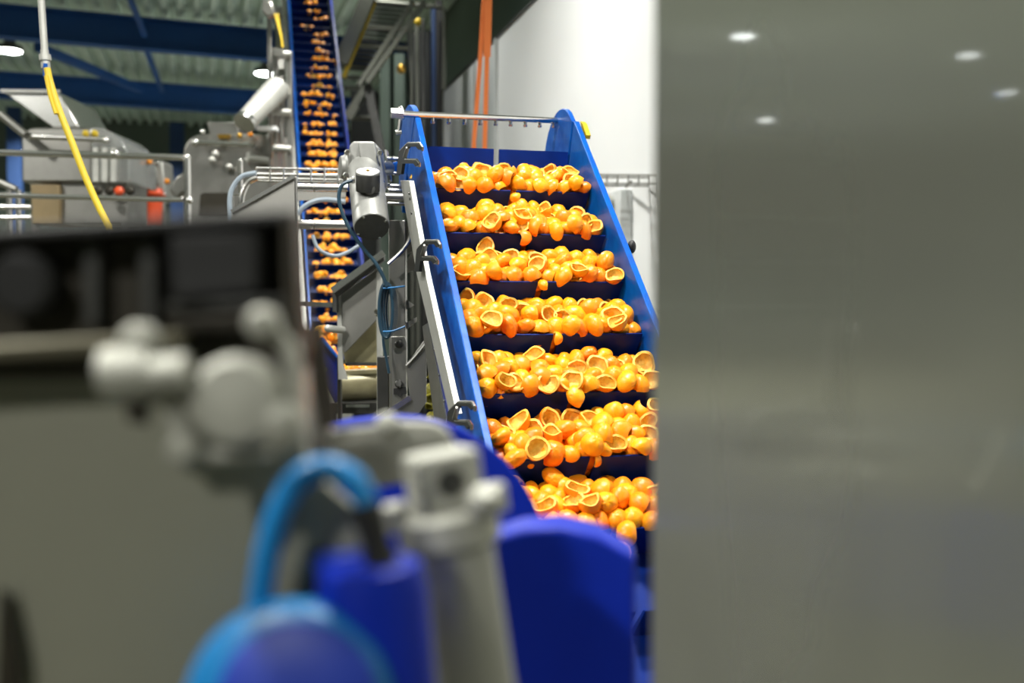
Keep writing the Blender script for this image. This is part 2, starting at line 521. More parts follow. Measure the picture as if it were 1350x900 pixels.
# flight just going over the drum
for a_ in (0.68,):
    for a, b in ((cl + 0.004, -gap), (gap, cr - 0.004)):
        s_, n_ = DS + rl * math.sin(a_), -FH - rl + rl * math.cos(a_)
        s2, n2 = s_ + FH * math.sin(a_), n_ + FH * math.cos(a_)
        ds, dn = math.cos(a_) * 0.006, -math.sin(a_) * 0.006
        MB().prism([E(a, s_ - ds, n_ - dn), E(a, s2 - ds, n2 - dn), E(a, s2 + ds, n2 + dn), E(a, s_ + ds, n_ + dn)], ec * (b - a)).build('flight', 'blue_flight', elev)
# dark sheet painted in for the shadow in the gap, and blue strip
side(cl - 0.030, 0.018, 'gap_shade_sheet', 'dark_plastic', [(S0, -0.203), (HS - 0.12, -0.203), (HS - 0.02, -0.36), (S0, -0.36)])
side(cl - 0.058, 0.010, 'wear_strip', 'blue_deep', [(S0, -0.178), (0.22, -0.178), (0.20, -0.204), (S0, -0.204)], 0.001)
mb = MB()
for k in range(18):
    s_ = 0.15 - k * 0.118
    mb = MB()
    mb.lathe(E(cl - 0.058, s_, -0.192), -ec, [(0, 0.006), (0.004, 0.006), (0.006, 0.003)], 8).build('bolt', 'steel_bright', elev)
# dark pan added under the return belt to stand for shadow there
MB().prism([E(cl, S0, -0.37), E(cl, HS - 0.1, -0.37), E(cr, HS - 0.1, -0.37), E(cr, S0, -0.37)], en * 0.004).build('underside_shade_pan', 'steel_dark', elev)

def on_c(px, py, c):
    """where the sight line of a pixel meets the elevator plane at cross position c"""
    r = ray(px, py)
    k = ((EO - CAMP).dot(ec) + c) / r.dot(ec)
    return CAMP + r * k
# bright frame rail along the left side
RC = cl - 0.075
rp = [on_c(x, y, RC) for x, y in ((534, 238), (546, 238), (568, 360), (610, 545), (601, 548), (556, 360))]
MB().prism(rp, -ec * 0.02).build('frame_rail', 'steel_satin', elev, bevel=0.002)
rp = [on_c(x, y, RC + 0.03) for x, y in ((560, 430), (568, 425), (590, 540), (600, 620), (585, 620))]
MB().prism(rp, -ec * 0.01).build('rail_flange', 'steel', elev)
for (x, y) in ((540, 255), (541, 262), (543, 281)):
    MB().lathe(on_c(x, y, RC - 0.02), -ec, [(0, 0.006), (0.004, 0.005)], 8).build('rivet', 'steel_dark', elev)
# black latches with two bright hooked fingers each
def latch(ox, oy, k):
    P = lambda pts, c: [on_c(ox + x * k, oy + y * k, c) for x, y in pts]
    c0 = cl - 0.12
    body = [(0, 10), (10, 0), (26, 0), (29, 6), (26, 8), (22, 3.5), (12, 4), (7, 12), (7, 21), (22, 22), (25, 27), (22, 30), (19, 26), (5, 26), (3, 40), (-3, 40)]
    MB().prism(P(body, c0), ec * 0.012).build('latch', 'dark_deck', elev, bevel=0.001)
    la = elev.children[-1]
    lobj = [o for o in elev.children if o.name.startswith('latch')][-1]
    for pts in (((0.5, 9), (10.5, -0.8), (26, -0.8), (29.5, 5), (29, 9)), ((7, 20.5), (22, 21), (25.5, 26), (25, 30))):
        q = P(pts, c0 - 0.001)
        MB().tube([v + ec * 0.006 for v in q], 0.0045, 8, 1).build('hook', 'steel_bright', lobj)
    a = on_c(ox + 12 * k, oy + 5 * k, c0); b = on_c(ox + 8 * k, oy + 18 * k, c0)
    MB().bar(a, b, 0.014, 0.006, side=ec).build('lever', 'steel', lobj)
latch(525.5, 189.5, 1.0)
latch(549, 318, 1.0)
latch(590, 531, 1.15)
# cross rods and idler plates between gear unit and side plate
for (x0, x1, y, r) in ((509, 527, 209, .010), (509, 527, 228, .008), (508, 532, 245, .012), (512, 533, 251, .012), (511, 536, 268, .008)):
    MB().cyl(at(x0, y, 4.22), at(x1, y + 1, 4.24), r, n=12).build('cross_rod', 'steel_bright', elev)
MB().prism(pxs([(507, 197), (509.5, 197), (515, 237), (512, 238)], 4.2), FW * 0.06).build('idler_plate', 'steel_bright', elev)
MB().prism(pxs([(512, 216), (524, 212), (527, 226), (514, 229)], 4.3), FW * 0.03).build('sensor_block', 'blue_plate', elev, bevel=0.004)
MB().cyl(at(542, 236, 4.1), at(545, 231, 4.1), 0.010).build('brass_fitting', 'brass', elev)
# legs carrying the elevator
for c_ in (cl - 0.10, cr + 0.05):
    for s_ in (-0.9, -1.95) if c_ > 0 else (-1.9,):
        p = E(c_, s_, -0.30)
        MB().bar(p + UP * 0.05, Vector((p.x, p.y, 0)), 0.06, side=ec).build('leg', 'steel', elev, bevel=0.004)
# dark gap piece / yellow guard on right top
MB().prism([on_c(x, y, cr + 0.035) for x, y in ((765, 160), (768, 163), (773, 178), (772, 183), (767, 171))], ec * 0.02).build('edge_guard', 'yellow_paint', elev)
for (x, y) in ((783, 240), (833, 325)):
    MB().ball(on_c(x, y, cr + 0.045), 0.016, sc=(1, 1, 1.6)).build('clamp_knob', 'dark_plastic', elev)

# spray bar
sb = empty('spray_bar', at(600, 156, 4.2), 'thin steel spray pipe with small nozzles spanning the top of the near elevator', 'spray bar')
pa, pb = E(cl - 0.10, 0.0, 0) , E(cr, 0, 0)
pa = on_c(527, 150, cl - 0.10); pb = on_c(735, 159, cr + 0.004)
MB().cyl(pa, pb, 0.013, n=16).build('pipe', 'steel_bright', sb)
for k in range(9):
    t = 0.19 + k * 0.098
    p = pa.lerp(pb, t)
    MB().cyl(p - UP * 0.008, p - UP * 0.026, 0.0075, 0.0065, 10).cyl(p - UP * 0.026, p - UP * 0.034, 0.010, 0.007, 10).build('nozzle', 'steel_bright', sb)
MB().cyl(pa - ec * 0.035, pa + ec * 0.012, 0.021, n=6).build('union_nut', 'steel_bright', sb)
MB().prism(pxs([(524, 141), (529, 139), (533, 144), (533, 156), (529, 158), (527, 148)], 4.1), FW * 0.02).build('clamp', 'steel_bright', sb, bevel=0.002)
MB().cyl(at(528, 158, 4.15), at(526, 175, 4.15), 0.009).build('riser', 'steel', sb)
MB().cyl(at(522, 175, 4.15), at(530, 174, 4.15), 0.010).build('bracket', 'steel_bright', sb)

# ------------------------------------------------------------------ orange halves
rng = np.random.default_rng(11)
def peel_variant(k, lo=False):
    """half an orange skin: open dome, rim uneven; returns outer and inner meshes"""
    r = np.random.default_rng(100 + k)
    R = 0.0395
    N, Mr = (14, 5) if lo else (26, 8)
    depth = r.uniform(0.78, 1.12)
    squash = r.uniform(0.74, 1.0) if k % 3 else r.uniform(0.66, 0.78)
    ph = r.uniform(0, 6.28, 4)
    amp = r.uniform(0.02, 0.10)
    tear = r.uniform(0, 0.35) if k % 4 == 1 else 0.0
    nub = (k % 2 == 0)
    def outer(u, a, rr, z0=0.0):
        th = u * math.radians(93 + 14 * (k % 3 == 0))
        lim = 1 + amp * math.sin(2 * a + ph[0]) + 0.05 * math.sin(3 * a + ph[1]) - tear * max(0, math.cos(a - ph[2])) ** 6
        th *= lim
        q = rr * (1 + 0.035 * math.sin(2 * a + ph[3]) * u + 0.02 * math.sin(5 * a + ph[1] + 4 * u))
        x = q * math.sin(th) * math.cos(a)
        y = q * math.sin(th) * math.sin(a) * squash
        z = q * math.cos(th) * depth
        if nub and u < 0.16:
            z -= 0.0016 * (1 - u / 0.16)
        # bend: the two sides curl in
        y *= 1 - 0.10 * (1 - depth) * u
        return (x, y, z - R * 0.35)
    def ring(rr, us, jag=0.0):
        shal = 0.30 if jag else 0.0
        vs = [outer(0, 0, rr * (1 - shal))]
        for u in us:
            for i in range(N):
                a = 2 * math.pi * i / N
                j = 1 + (jag * (math.sin(10 * a + ph[0]) * 0.5 + r.uniform(-0.6, 0.6)) if jag else 0)
                vs.append(outer(u, a, rr * j * (1 - shal * (1 - u) ** 1.5)))
        return vs
    def fan(nv, rows, off=0, flip=False):
        fs = []
        for i in range(N):
            f = (off, off + 1 + i, off + 1 + (i + 1) % N)
            fs.append(f[::-1] if flip else f)
        for j in range(rows - 1):
            for i in range(N):
                a, b = off + 1 + j * N + i, off + 1 + j * N + (i + 1) % N
                f = (a, a + N, b + N, b)
                fs.append(f[::-1] if flip else f)
        return fs
    us = [(j + 1) / Mr for j in range(Mr)]
    vo = ring(R, us)
    fo = fan(len(vo), Mr)
    # inner shell with thin wall + the cut rim
    vi = ring(R * 0.80, us, 0.05)
    fi = fan(len(vi), Mr, 0, True)
    base = len(vi)
    mid = [outer(1.03, 2 * math.pi * i / N, R * (0.90 + r.uniform(-.012, .012))) for i in range(N)]
    edge = [outer(1.0, 2 * math.pi * i / N, R * 0.998) for i in range(N)]
    last = 1 + (Mr - 1) * N
    vi += mid + edge
    for i in range(N):
        fi.append((last + i, base + i, base + (i + 1) % N, last + (i + 1) % N))
        fi.append((base + i, base + N + i, base + N + (i + 1) % N, base + (i + 1) % N))
    out = []
    for nm, v, f_ in (('rind', vo, fo), ('pith', vi, fi)):
        me = bpy.data.meshes.new('peel_' + nm)
        me.from_pydata(v, [], f_)
        me.shade_smooth()
        me.materials.append(M[nm])
        if nm == 'pith':
            me.materials.append(M['rim_pith'])
            for p in me.polygons:
                if p.index >= N + (Mr - 1) * N:
                    p.material_index = 1
        out.append(me)
    return out
NV = 12
PV = [peel_variant(k) for k in range(NV)]
PVL = [peel_variant(k, True) for k in range(6)]

def settle(Nn, seed):
    """drop spheres into the wedge between belt and flight; returns c,s,n,r"""
    g = np.random.default_rng(seed)
    r = g.uniform(0.023, 0.031, Nn)
    P = np.stack([g.uniform(cl + .04, cr - .04, Nn), g.uniform(0.03, 0.26, Nn), g.uniform(-0.08, 0.10, Nn)], 1)
    gv = np.array([0, -math.sin(TI), -math.cos(TI)])
    nextp = 0
    for it in range(150):
        P += gv * 0.0035 * (1 - it / 190)
        for _ in range(3):
            D = P[:, None] - P[None]
            d = np.linalg.norm(D, axis=2) + np.eye(Nn)
            ov = np.clip(r[:, None] + r[None] - d, 0, None)
            np.fill_diagonal(ov, 0)
            P += (D / d[..., None] * ov[..., None] * 0.38).sum(1)
            P[:, 0] = np.clip(P[:, 0], cl + r + .006, cr - r - .006)
            P[:, 2] = np.maximum(P[:, 2], -FH + r + 0.004)
            low = P[:, 2] < 0.004
            P[:, 1] = np.where(low, np.maximum(P[:, 1], r + 0.005), P[:, 1])
            # loose heap surface falling back from the lip
            wob = 0.012 * np.sin(P[:, 0] * 17 + seed) + 0.008 * np.sin(P[:, 0] * 41 + seed * 2)
            lim = 0.030 + wob - 0.26 * np.clip(P[:, 1], 0, 1)
            P[:, 2] = np.where(P[:, 2] > lim, P[:, 2] * 0.6 + lim * 0.4, P[:, 2])
            P[:, 1] = np.where(P[:, 2] > 0.0, np.maximum(P[:, 1], 0.016), P[:, 1])
            # next flight's underside
            P[:, 1] = np.minimum(P[:, 1], SP - 0.018 - r * 0.8)
    keep = P[:, 1] > 0.012
    return P[keep], r[keep]

rows = []
counts = [128, 124, 128, 128, 128, 128, 124]
for i in range(7):
    P, r = settle(counts[i], 40 + i)
    P = P.copy()
    P[:, 1] -= SP * i
    rows.append((P, r))
# which ones can the lens see: a coarse depth buffer of discs
def proj(v):
    w = v - CAMP
    d = w.y * cp - w.z * sp
    u = w.y * sp + w.z * cp
    return 675 + F * w.x / d, 450 - F * u / d, d
allp = []
for i, (P, r) in enumerate(rows):
    for q in P:
        v = E(*q)
        x, y, d = proj(v)
        allp.append([i, v, x, y, d, q])
buf = np.full((900, 1350), 1e9); ids = np.full((900, 1350), -1)
yy, xx = np.mgrid[0:900, 0:1350]
for k, a in enumerate(allp):
    R_ = 0.033 * F / a[4]
    x0, x1, y0, y1 = int(a[2] - R_), int(a[2] + R_) + 1, int(a[3] - R_), int(a[3] + R_) + 1
    x0 = max(x0, 0); x1 = min(x1, 857); y0 = max(y0, 0); y1 = min(y1, 899)
    if x1 <= x0 or y1 <= y0:
        continue
    sx, sy = xx[y0:y1, x0:x1], yy[y0:y1, x0:x1]
    m = (sx - a[2]) ** 2 + (sy - a[3]) ** 2 < R_ * R_
    hid = ((sx - 520) ** 2 + (sy - 762) ** 2 < 205 ** 2) | ((sy > 712) & (sx < 760))
    m &= ~hid & (buf[y0:y1, x0:x1] > a[4])
    buf[y0:y1, x0:x1][m] = a[4]
    ids[y0:y1, x0:x1][m] = k
cnt = np.bincount(ids[ids >= 0], minlength=len(allp))
order = np.argsort(-cnt)
NVIS = int((cnt > 25).sum())
MAXP = 284
chosen = set(order[:min(MAXP, NVIS)].tolist())
print('peels', len(allp), 'visible', NVIS)
ROWN = ['topmost', 'second', 'third', 'fourth', 'fifth', 'sixth', 'lowest']
ORD = ('leftmost second third fourth fifth sixth seventh eighth ninth tenth eleventh twelfth thirteenth fourteenth fifteenth sixteenth '
       'seventeenth eighteenth nineteenth twentieth').split() + ['%dth' % q for q in range(21, 60)]
RANK = {}
for i in range(7):
    for z_, lo_, hi_ in (('front lip', -9, 0.07), ('middle', 0.07, 0.15), ('back', 0.15, 9)):
        zz = sorted((allp[k][2], k) for k in chosen if allp[k][0] == i and lo_ <= allp[k][5][1] + SP * i < hi_)
        for q, (_, k) in enumerate(zz):
            RANK[k] = (z_, ORD[q] if q else 'first')
def place_peel(v, rotm, k, label, group, scale=1.0):
    o = bpy.data.objects.new('orange_peel', PV[k][0])
    COL.objects.link(o)
    o.matrix_world = Matrix.Translation(v) @ rotm.to_4x4() @ Matrix.Scale(scale, 4)
    tag(o, label, 'orange peel', group)
    c = bpy.data.objects.new('pith', PV[k][1])
    COL.objects.link(c)
    c.parent = o
    return o
def rot_to(d, spin):
    u, v, w = basis(d)
    m = Matrix((u, v, w)).transposed()
    return m @ Matrix.Rotation(spin, 3, 'Z')
stuff_v, stuff_f, stuff_m = [], [], []
for k, a in enumerate(allp):
    g = random.random()
    tocam = (CAMP - a[1]).normalized()
    rnd = Vector((random.gauss(0, 1), random.gauss(0, 1), random.gauss(0, 1))).normalized()
    opened = random.random() < 0.17
    if opened:
        d = (-(tocam * 0.9 + UP * 0.8) + rnd * 0.55)
    else:
        d = (tocam * 0.5 + UP * 0.55 + rnd * 0.85)
        if d.dot(tocam) < 0.05:
            d += tocam * 0.5
    R_ = rot_to(d, random.uniform(0, 6.28))
    if k in chosen:
        q = a[5]
        tc_ = (q[0] - cl) / (cr - cl)
        third = 'left third' if tc_ < .333 else ('middle' if tc_ < .667 else 'right third')
        hgt = 'low at the shelf lip' if (q[1] + SP * a[0]) < 0.085 else 'high on the heap'
        face = 'showing its hollow yellow inside' if opened else 'showing mainly its orange rind'
        zone, nth = RANK[k]
        lb = '%s orange half, %s from the left along the %s of the %s heap' % ('hollow-side-out' if opened else 'rind-out', nth, zone, ROWN[a[0]])
        gr = 'orange halves in the %s heap of the near elevator' % ROWN[a[0]]
        place_peel(a[1], R_, random.randrange(NV), lb, gr, random.uniform(0.90, 1.10))
    else:
        base = len(stuff_v)
        kk = random.randrange(6)
        for me in PVL[kk]:
            base = len(stuff_v)
            for vv in me.vertices:
                stuff_v.append(tuple(a[1] + R_ @ vv.co))
            for p in me.polygons:
                stuff_f.append(tuple(base + j for j in p.vertices))
                stuff_m.append(0 if me.name.startswith('peel_rind') else 1)
me = bpy.data.meshes.new('peel_heap')
me.from_pydata(stuff_v, [], stuff_f)
for m_ in ('rind', 'pith'):
    me.materials.append(M[m_])
me.polygons.foreach_set('material_index', stuff_m)
me.shade_smooth()
hp = bpy.data.objects.new('peel_heap', me)
COL.objects.link(hp)
tag(hp, 'buried orange halves filling the heaps beneath the countable ones on the near elevator', 'orange peel', kind='stuff')
# pieces hanging through the middle gap of each shelf and fallen ones
drops = [(0, 0.0, -.035, -.01, 'limp orange peel strip hanging through the gap in the topmost shelf'),
         (1, -.005, -.02, -.004, 'curled orange peel poking through the gap in the second shelf'),
         (2, 0.0, -.02, -.0, 'small orange peel poking over the gap in the third shelf'),
         (3, 0.0, -.022, -.002, 'dark orange peel scrap stuck in the gap of the fourth shelf'),
         (4, -.012, -.030, .012, 'round orange half hanging below the middle of the fifth shelf'),
         (5, 0.01, -.018, .0, 'split orange peel hanging through the gap in the sixth shelf'),
         (6, 0.01, -.040, .03, 'orange half slipping off the lip of the lowest shelf')]
for i, c_, s_, n_, lb in drops:
    place_peel(E(c_, s_ - SP * i, n_), rot_to((-et * 0.2 + en * 0.3 + ec * (1 if i % 2 else -0.7)), 1.3 * i), (i * 5 + 1) % NV, lb, None, 0.62 if i in (0, 2, 3, 5) else (0.95 if i in (4, 6) else 0.75))
place_peel(E(cl + 0.06, -SP * 5 - 0.02, 0.03), rot_to(CAMP - E(0, -1.3, 0), 0.5), 3, 'orange half overhanging the sixth shelf beside the left side plate', None)

# ================================================================== GEAR MOTOR on the near elevator
GD = 3.95
gm = empty('gear_motor', at(485, 300, GD), 'pale grey gear motor with round terminal box left of the near elevator', 'motor')
A, B = at(490, 299, 3.82), at(481, 222, 4.06)
ax = (A - B).normalized()
MB().lathe(B, ax, [(0, .066), (.02, .070), ((A - B).length - .012, .070), ((A - B).length, .067)], 36).build('motor_body', 'gearmotor_paint', gm)
MB().lathe(A + ax * 0.0005, ax, [(0, .0655), (.003, .0655), (.004, .060)], 36).build('end_cover', 'motor_end', gm)
u_, v_, _ = basis(ax)
for k in range(4):
    a_ = 0.6 + k * math.pi / 2
    MB().lathe(A + (u_ * math.cos(a_) + v_ * math.sin(a_)) * 0.060, ax, [(0, .006), (.006, .006), (.008, .004)], 8).build('screw', 'steel_bright', gm)
T0, T1 = at(485, 252, 3.86), at(485, 229, 3.84)
MB().lathe(T0, T1 - T0, [(0, .046), ((T1 - T0).length - .004, .047), ((T1 - T0).length, .045)], 30).build('terminal_box', 'steel_dark', gm)
MB().lathe(T1, T1 - T0 + Vector((0, -0.012, 0)), [(0, .047), (.008, .047), (.011, .043)], 30).build('terminal_lid', 'gearmotor_paint', gm)
MB().ball(T1 + UP * 0.012, 0.007).build('lid_screw', 'brass', gm)
MB().lathe(at(487, 249, 3.83), Vector((0.1, -1, -0.15)), [(0, .022), (.012, .022), (.014, .014)], 20).build('plug', 'motor_end', gm)
# gearbox block
MB().prism(pxs([(460, 192), (465, 186), (492, 186), (500, 194), (506, 236), (502, 252), (470, 256), (463, 236)], 4.02), FW * 0.14).build('gearbox', 'gearmotor_paint', gm, bevel=0.008, seg=3)
MB().prism(pxs([(472, 187), (494, 187), (500, 222), (476, 226)], 4.0), FW * 0.05).build('gearbox_rib', 'gearmotor_paint', gm, bevel=0.006, seg=3)
MB().lathe(at(462, 221, 4.1), Vector((-1, -0.35, 0)), [(0, .062), (.02, .062), (.028, .050), (.042, .045), (.045, .02)], 30).build('output_flange', 'gearmotor_paint', gm)
for x, y in ((458, 201), (501, 202), (456, 231), (503, 240)):
    MB().lathe(at(x, y, 4.0), Vector((0.2, -1, 0)), [(0, .013), (.01, .013), (.014, .009)], 6).build('flange_bolt', 'steel_bright', gm)
MB().cyl(at(500, 222, 4.12), at(512, 222, 4.2), 0.03).build('shaft', 'steel', gm)
MB().lathe(at(468, 237, 3.86), Vector((-1, -.1, -.1)), [(0, .013), (.012, .013), (.014, .010), (.03, .009)], 12).build('cable_gland', 'steel_bright', gm)
# motor cable
MB().tube(pxs([(464, 238), (452, 243), (447, 256), (449, 274), (460, 300), (478, 326), (494, 345), (504, 362), (510, 378)], 3.84), 0.0075, 10).build(
    'motor_cable', 'cable_slate', label='dark slate cable drooping from the gear motor to the coil below', cat='cable')
coil = empty('cable_coil', at(512, 445, 3.85), 'slate blue cable coil tied to the steel post below the gear motor', 'cable')
for k in range(4):
    w, h_, dx = 9 - k * 0.8, 36 - k * 2.0, k * 2.2
    pts = [(512 + dx - 3 + math.cos(a) * w, 409 + math.sin(a) * h_) for a in [2 * math.pi * j / 14 for j in range(15)]]
    MB().tube(pxs(pts, 3.86 + k * 0.012), 0.0075, 8, 4).build('loop', 'cable_slate', coil)
MB().tube(pxs([(505, 435), (506, 455), (510, 475), (513, 492)], 3.9), 0.006, 8).build('tail', 'cable_slate', coil)
for y in (378, 435):
    MB().tube(pxs([(505, y + 2), (518, y + 1), (534, y - 1 - 4 * (y > 400))], 3.84), 0.004, 6).build('tie', 'blue_cable', coil)

# steel stand that carries the gear motor and chute
st = empty('machine_stand', Vector((at(522, 400, 4.0).x, at(522, 400, 4.0).y, 0)), 'grey steel stand with gusset plates between the chute and the near elevator', 'stand')
p = at(524, 300, 4.0)
def vpost(x0, x1, ytop, d, dep, name, m, par, bev=0.003, zb=0.0):
    a, b = at(x0, ytop, d), at(x1, ytop, d)
    return MB().prism([Vector((a.x, a.y, a.z)), Vector((b.x, b.y, b.z)), Vector((b.x, b.y, zb)), Vector((a.x, a.y, zb))], FW * dep).build(name, m, par, bevel=bev)
vpost(512, 534, 290, 4.0, 0.07, 'post', 'steel', st)
vpost(497, 512, 470, 4.05, 0.05, 'rear_post', 'steel_dark', st)
poly([(515, 443), (533, 443), (536, 452), (536, 545), (516, 545)], 3.97, 0.02).build('mounting_plate', 'steel', st, bevel=0.003)
poly([(535, 482), (562, 444), (562, 530), (552, 545), (500, 560), (490, 552), (540, 522)], 3.93, 0.01).build('gusset_plate', 'steel', st, bevel=0.002)
MB().tube(pxs([(536, 482), (550, 467), (562, 452), (567, 444), (567, 434)], 3.92), 0.007, 8).build('bent_rod', 'steel_bright', st)
MB().lathe(at(567, 436, 3.92), Vector((0, -1, 0)), [(0, .012), (.012, .012), (.014, .008)], 6).build('nut', 'steel_bright', st)
MB().bar(at(541, 524, 3.92), at(492, 556, 3.90), 0.012, 0.02).build('edge_strip', 'steel_bright', st)
for x, y in ((526, 454), (526, 506)):
    MB().lathe(at(x, y, 3.96), Vector((0, -1, 0.2)), [(0, .016), (.012, .016), (.016, .011)], 16).build('bolt', 'steel_dark', st)
poly([(519, 512), (535, 510), (536, 519), (530, 519), (528, 524), (524, 520), (519, 520)], 3.955, 0.012).build('cut_out', 'black_rubber', st)
poly([(536, 395), (546, 402), (536, 408)], 4.05, 0.01).build('bracket', 'steel', st)
poly([(536, 425), (549, 418), (549, 424), (536, 434)], 4.05, 0.01).build('bracket', 'steel', st)
MB().tube(pxs([(512, 348), (527, 334), (538, 320), (541, 312), (541, 303)], 3.9), 0.0085, 8).build('bent_rod', 'steel_bright', st)
poly([(516, 318), (540, 290), (546, 300), (546, 330), (520, 345)], 4.25, 0.012).build('brace_plate', 'steel', st)
poly([(536, 345), (549, 320), (556, 322), (556, 352), (536, 360)], 4.3, 0.012).build('brace_plate', 'steel', st)

# chute beside the stand
ch = empty('peel_chute', Vector((at(470, 460, 4.8).x, at(470, 460, 4.8).y, 0)), 'grey steel peel chute with dark folded rim, left of the cable coil', 'chute')
poly([(448, 388), (500, 352), (503, 415), (455, 465), (449, 462)], 4.75, 0.01).build('front_panel', 'steel', ch, bevel=0.002)
MB().prism(pxs([(438, 384), (506, 334), (506, 343), (444, 391), (444, 412), (438, 411)], 4.68), FW * 0.05).build('rim', 'steel_dark', ch, bevel=0.003)
MB().bar(at(438, 383, 4.66), at(506, 333, 4.66), 0.012, 0.03).build('rim_lip', 'steel_bright', ch)
poly([(444, 391), (449, 388), (452, 480), (458, 500), (446, 500)], 4.74, 0.02).build('side_panel', 'steel_satin', ch)
poly([(452, 462), (503, 415), (503, 482), (456, 482)], 4.85, 0.02).build('inner_panel', 'roller_tan', ch)
vpost(496, 503, 352, 4.72, 0.04, 'post', 'steel_satin', ch)
poly([(455, 478), (498, 478), (498, 482), (455, 482)], 4.8, 0.05).build('sill', 'steel_dark', ch)
vpost(444, 449, 470, 4.9, 0.04, 'post', 'steel_dark', ch)
MB().cyl(at(432, 433, 4.6), at(452, 435, 4.72), 0.017).ball(at(432, 433, 4.6), 0.018).build('handle', 'steel_satin', ch)
MB().lathe(at(500, 412, 4.7), Vector((-.3, -1, 0)), [(0, .02), (.015, .02), (.02, .012)], 12).build('knob', 'steel_bright', ch)

# blue trough with roller and base
tg = empty('receiving_trough', Vector((at(440, 500, 5.2).x, at(440, 500, 5.2).y, 0)), 'blue plastic trough end beneath the chute at the foot of the far elevator', 'trough')
poly([(419, 446), (424, 444), (443, 466), (447, 472), (447, 528), (441, 532), (424, 500)], 5.1, 0.03).build('end_plate', 'blue_deep', tg, bevel=0.006)
poly([(424, 446), (443, 467), (444, 472), (423, 450)], 5.08, 0.02).build('end_lip', 'blue_plate', tg)
MB().lathe(at(428, 487, 5.08), Vector((0, -1, 0)), [(0, .013), (.01, .012)], 10).build('bolt', 'steel_bright', tg)
MB().prism(pxs([(449, 489), (497, 487), (497, 492), (449, 494)], 5.2), FW * 0.1).build('sill', 'roller_tan', tg)
MB().cyl(at(449, 508, 5.25), at(500, 505, 5.3), 0.083, n=32).build('roller', 'roller_tan', tg)
MB().prism(pxs([(432, 532), (505, 530), (505, 545), (432, 545)], 5.1), FW * 0.3).build('base', 'steel_dark', tg)
for x in (436, 500):
    vpost(x, x + 6, 545, 5.15, 0.05, 'foot', 'steel_dark', tg)
poly([(456, 533), (487, 533), (487, 537), (456, 537)], 5.09, 0.005).build('label_plate', 'steel_bright', tg)

def scatter_stuff(name, centers, r, label, mats=('rind', 'pith'), hi=0.25):
    V, Fc, Mi = [], [], []
    for c0 in centers:
        d = Vector((random.gauss(0, 1), random.gauss(-.6, 1), random.gauss(.6, 1)))
        R_ = rot_to(d if d.length > .1 else UP, random.uniform(0, 6.28))
        for j, me_ in enumerate(PVL[random.randrange(6)]):
            b_ = len(V)
            for vv in me_.vertices:
                V.append(tuple(c0 + R_ @ vv.co * (r / 0.0395) * (1 if True else 1)))
            for p_ in me_.polygons:
                Fc.append(tuple(b_ + q for q in p_.vertices))
                Mi.append(j if len(mats) > 1 else 0)
    me_ = bpy.data.meshes.new(name)
    me_.from_pydata(V, [], Fc)
    for m_ in mats:
        me_.materials.append(M[m_])
    me_.polygons.foreach_set('material_index', Mi)
    me_.shade_smooth()
    o_ = bpy.data.objects.new(name, me_)
    COL.objects.link(o_)
    return tag(o_, label, 'orange peel', kind='stuff')
pts = [at(random.uniform(418, 446), random.uniform(434, 448) + 0, random.uniform(5.5, 6.1)) for _ in range(60)]
pts += [at(x, 452 + (x - 425) * 1.05 + random.uniform(-3, 8), random.uniform(5.3, 5.5)) for x in np.linspace(424, 446, 14)]
pts += [at(x, 486 + random.uniform(-1, 2), random.uniform(5.3, 5.4)) for x in np.linspace(456, 494, 10)]
scatter_stuff('peel_heap', pts, 0.033, 'loose orange peels spilling into the blue trough under the far elevator')
pts = [at(random.uniform(566, 596), random.uniform(492, 565), random.uniform(4.6, 4.9)) for _ in range(120)]
scatter_stuff('peel_heap', pts, 0.03, 'dull green-yellow crushed peel waste seen between the stand and the frame rail', mats=('waste_peel',))
bn = empty('waste_bin', Vector((at(575, 560, 4.9).x, at(575, 560, 4.9).y, 0)), 'dark steel bin under the near elevator holding crushed peel waste', 'bin')
zt = at(575, 560, 4.9).z
cb = Vector((at(575, 560, 4.9).x, at(575, 560, 4.9).y, 0))
for sx in (-1, 1):
    MB().box(cb + hx * 0.24 * sx + UP * zt / 2, hx * 0.006, hy * 0.28, UP * zt / 2).build('side_wall', 'dark_deck', bn)
    MB().box(cb + hy * 0.28 * sx + UP * zt / 2, hx * 0.24, hy * 0.006, UP * zt / 2).build('side_wall', 'dark_deck', bn)

# ================================================================== FAR ELEVATOR
fo = at(447, 423, 8.0); ft = at(408.5, 5, 11.3)
dirv = (ft - fo)
fSP = dirv.length / 30
ftt = dirv.normalized()
fh = Vector((dirv.x, dirv.y, 0)).normalized()
fc = Vector((fh.y, -fh.x, 0))
fn = (UP - ftt * ftt.z).normalized() if True else None
fn = fc.cross(ftt).normalized()
if fn.y > 0: fn = -fn
def G(c, s, n):
    return fo + fc * c + ftt * s + fn * n
far = empty('elevator_conveyor', Vector((fo.x, fo.y, 0)), 'long narrow blue flighted elevator rising steeply in the background left of centre', 'conveyor')
fw = 0.215
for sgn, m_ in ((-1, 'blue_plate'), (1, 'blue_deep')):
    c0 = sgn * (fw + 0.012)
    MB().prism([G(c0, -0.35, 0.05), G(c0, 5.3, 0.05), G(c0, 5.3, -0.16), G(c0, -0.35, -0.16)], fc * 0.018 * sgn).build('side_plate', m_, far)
MB().prism([G(-fw, -0.35, -0.07), G(fw, -0.35, -0.07), G(fw, 5.3, -0.07), G(-fw, 5.3, -0.07)], -fn * 0.01).build('belt', 'blue_far_shaded', far)
for sgn in (-1,):
    MB().prism([G(-fw - 0.05, -0.5, 0.0), G(-fw - 0.095, -0.5, 0.0), G(-fw - 0.095, 5.2, 0.0), G(-fw - 0.05, 5.2, 0.0)], -fn * 0.05).build('frame_rail', 'steel_satin', far)
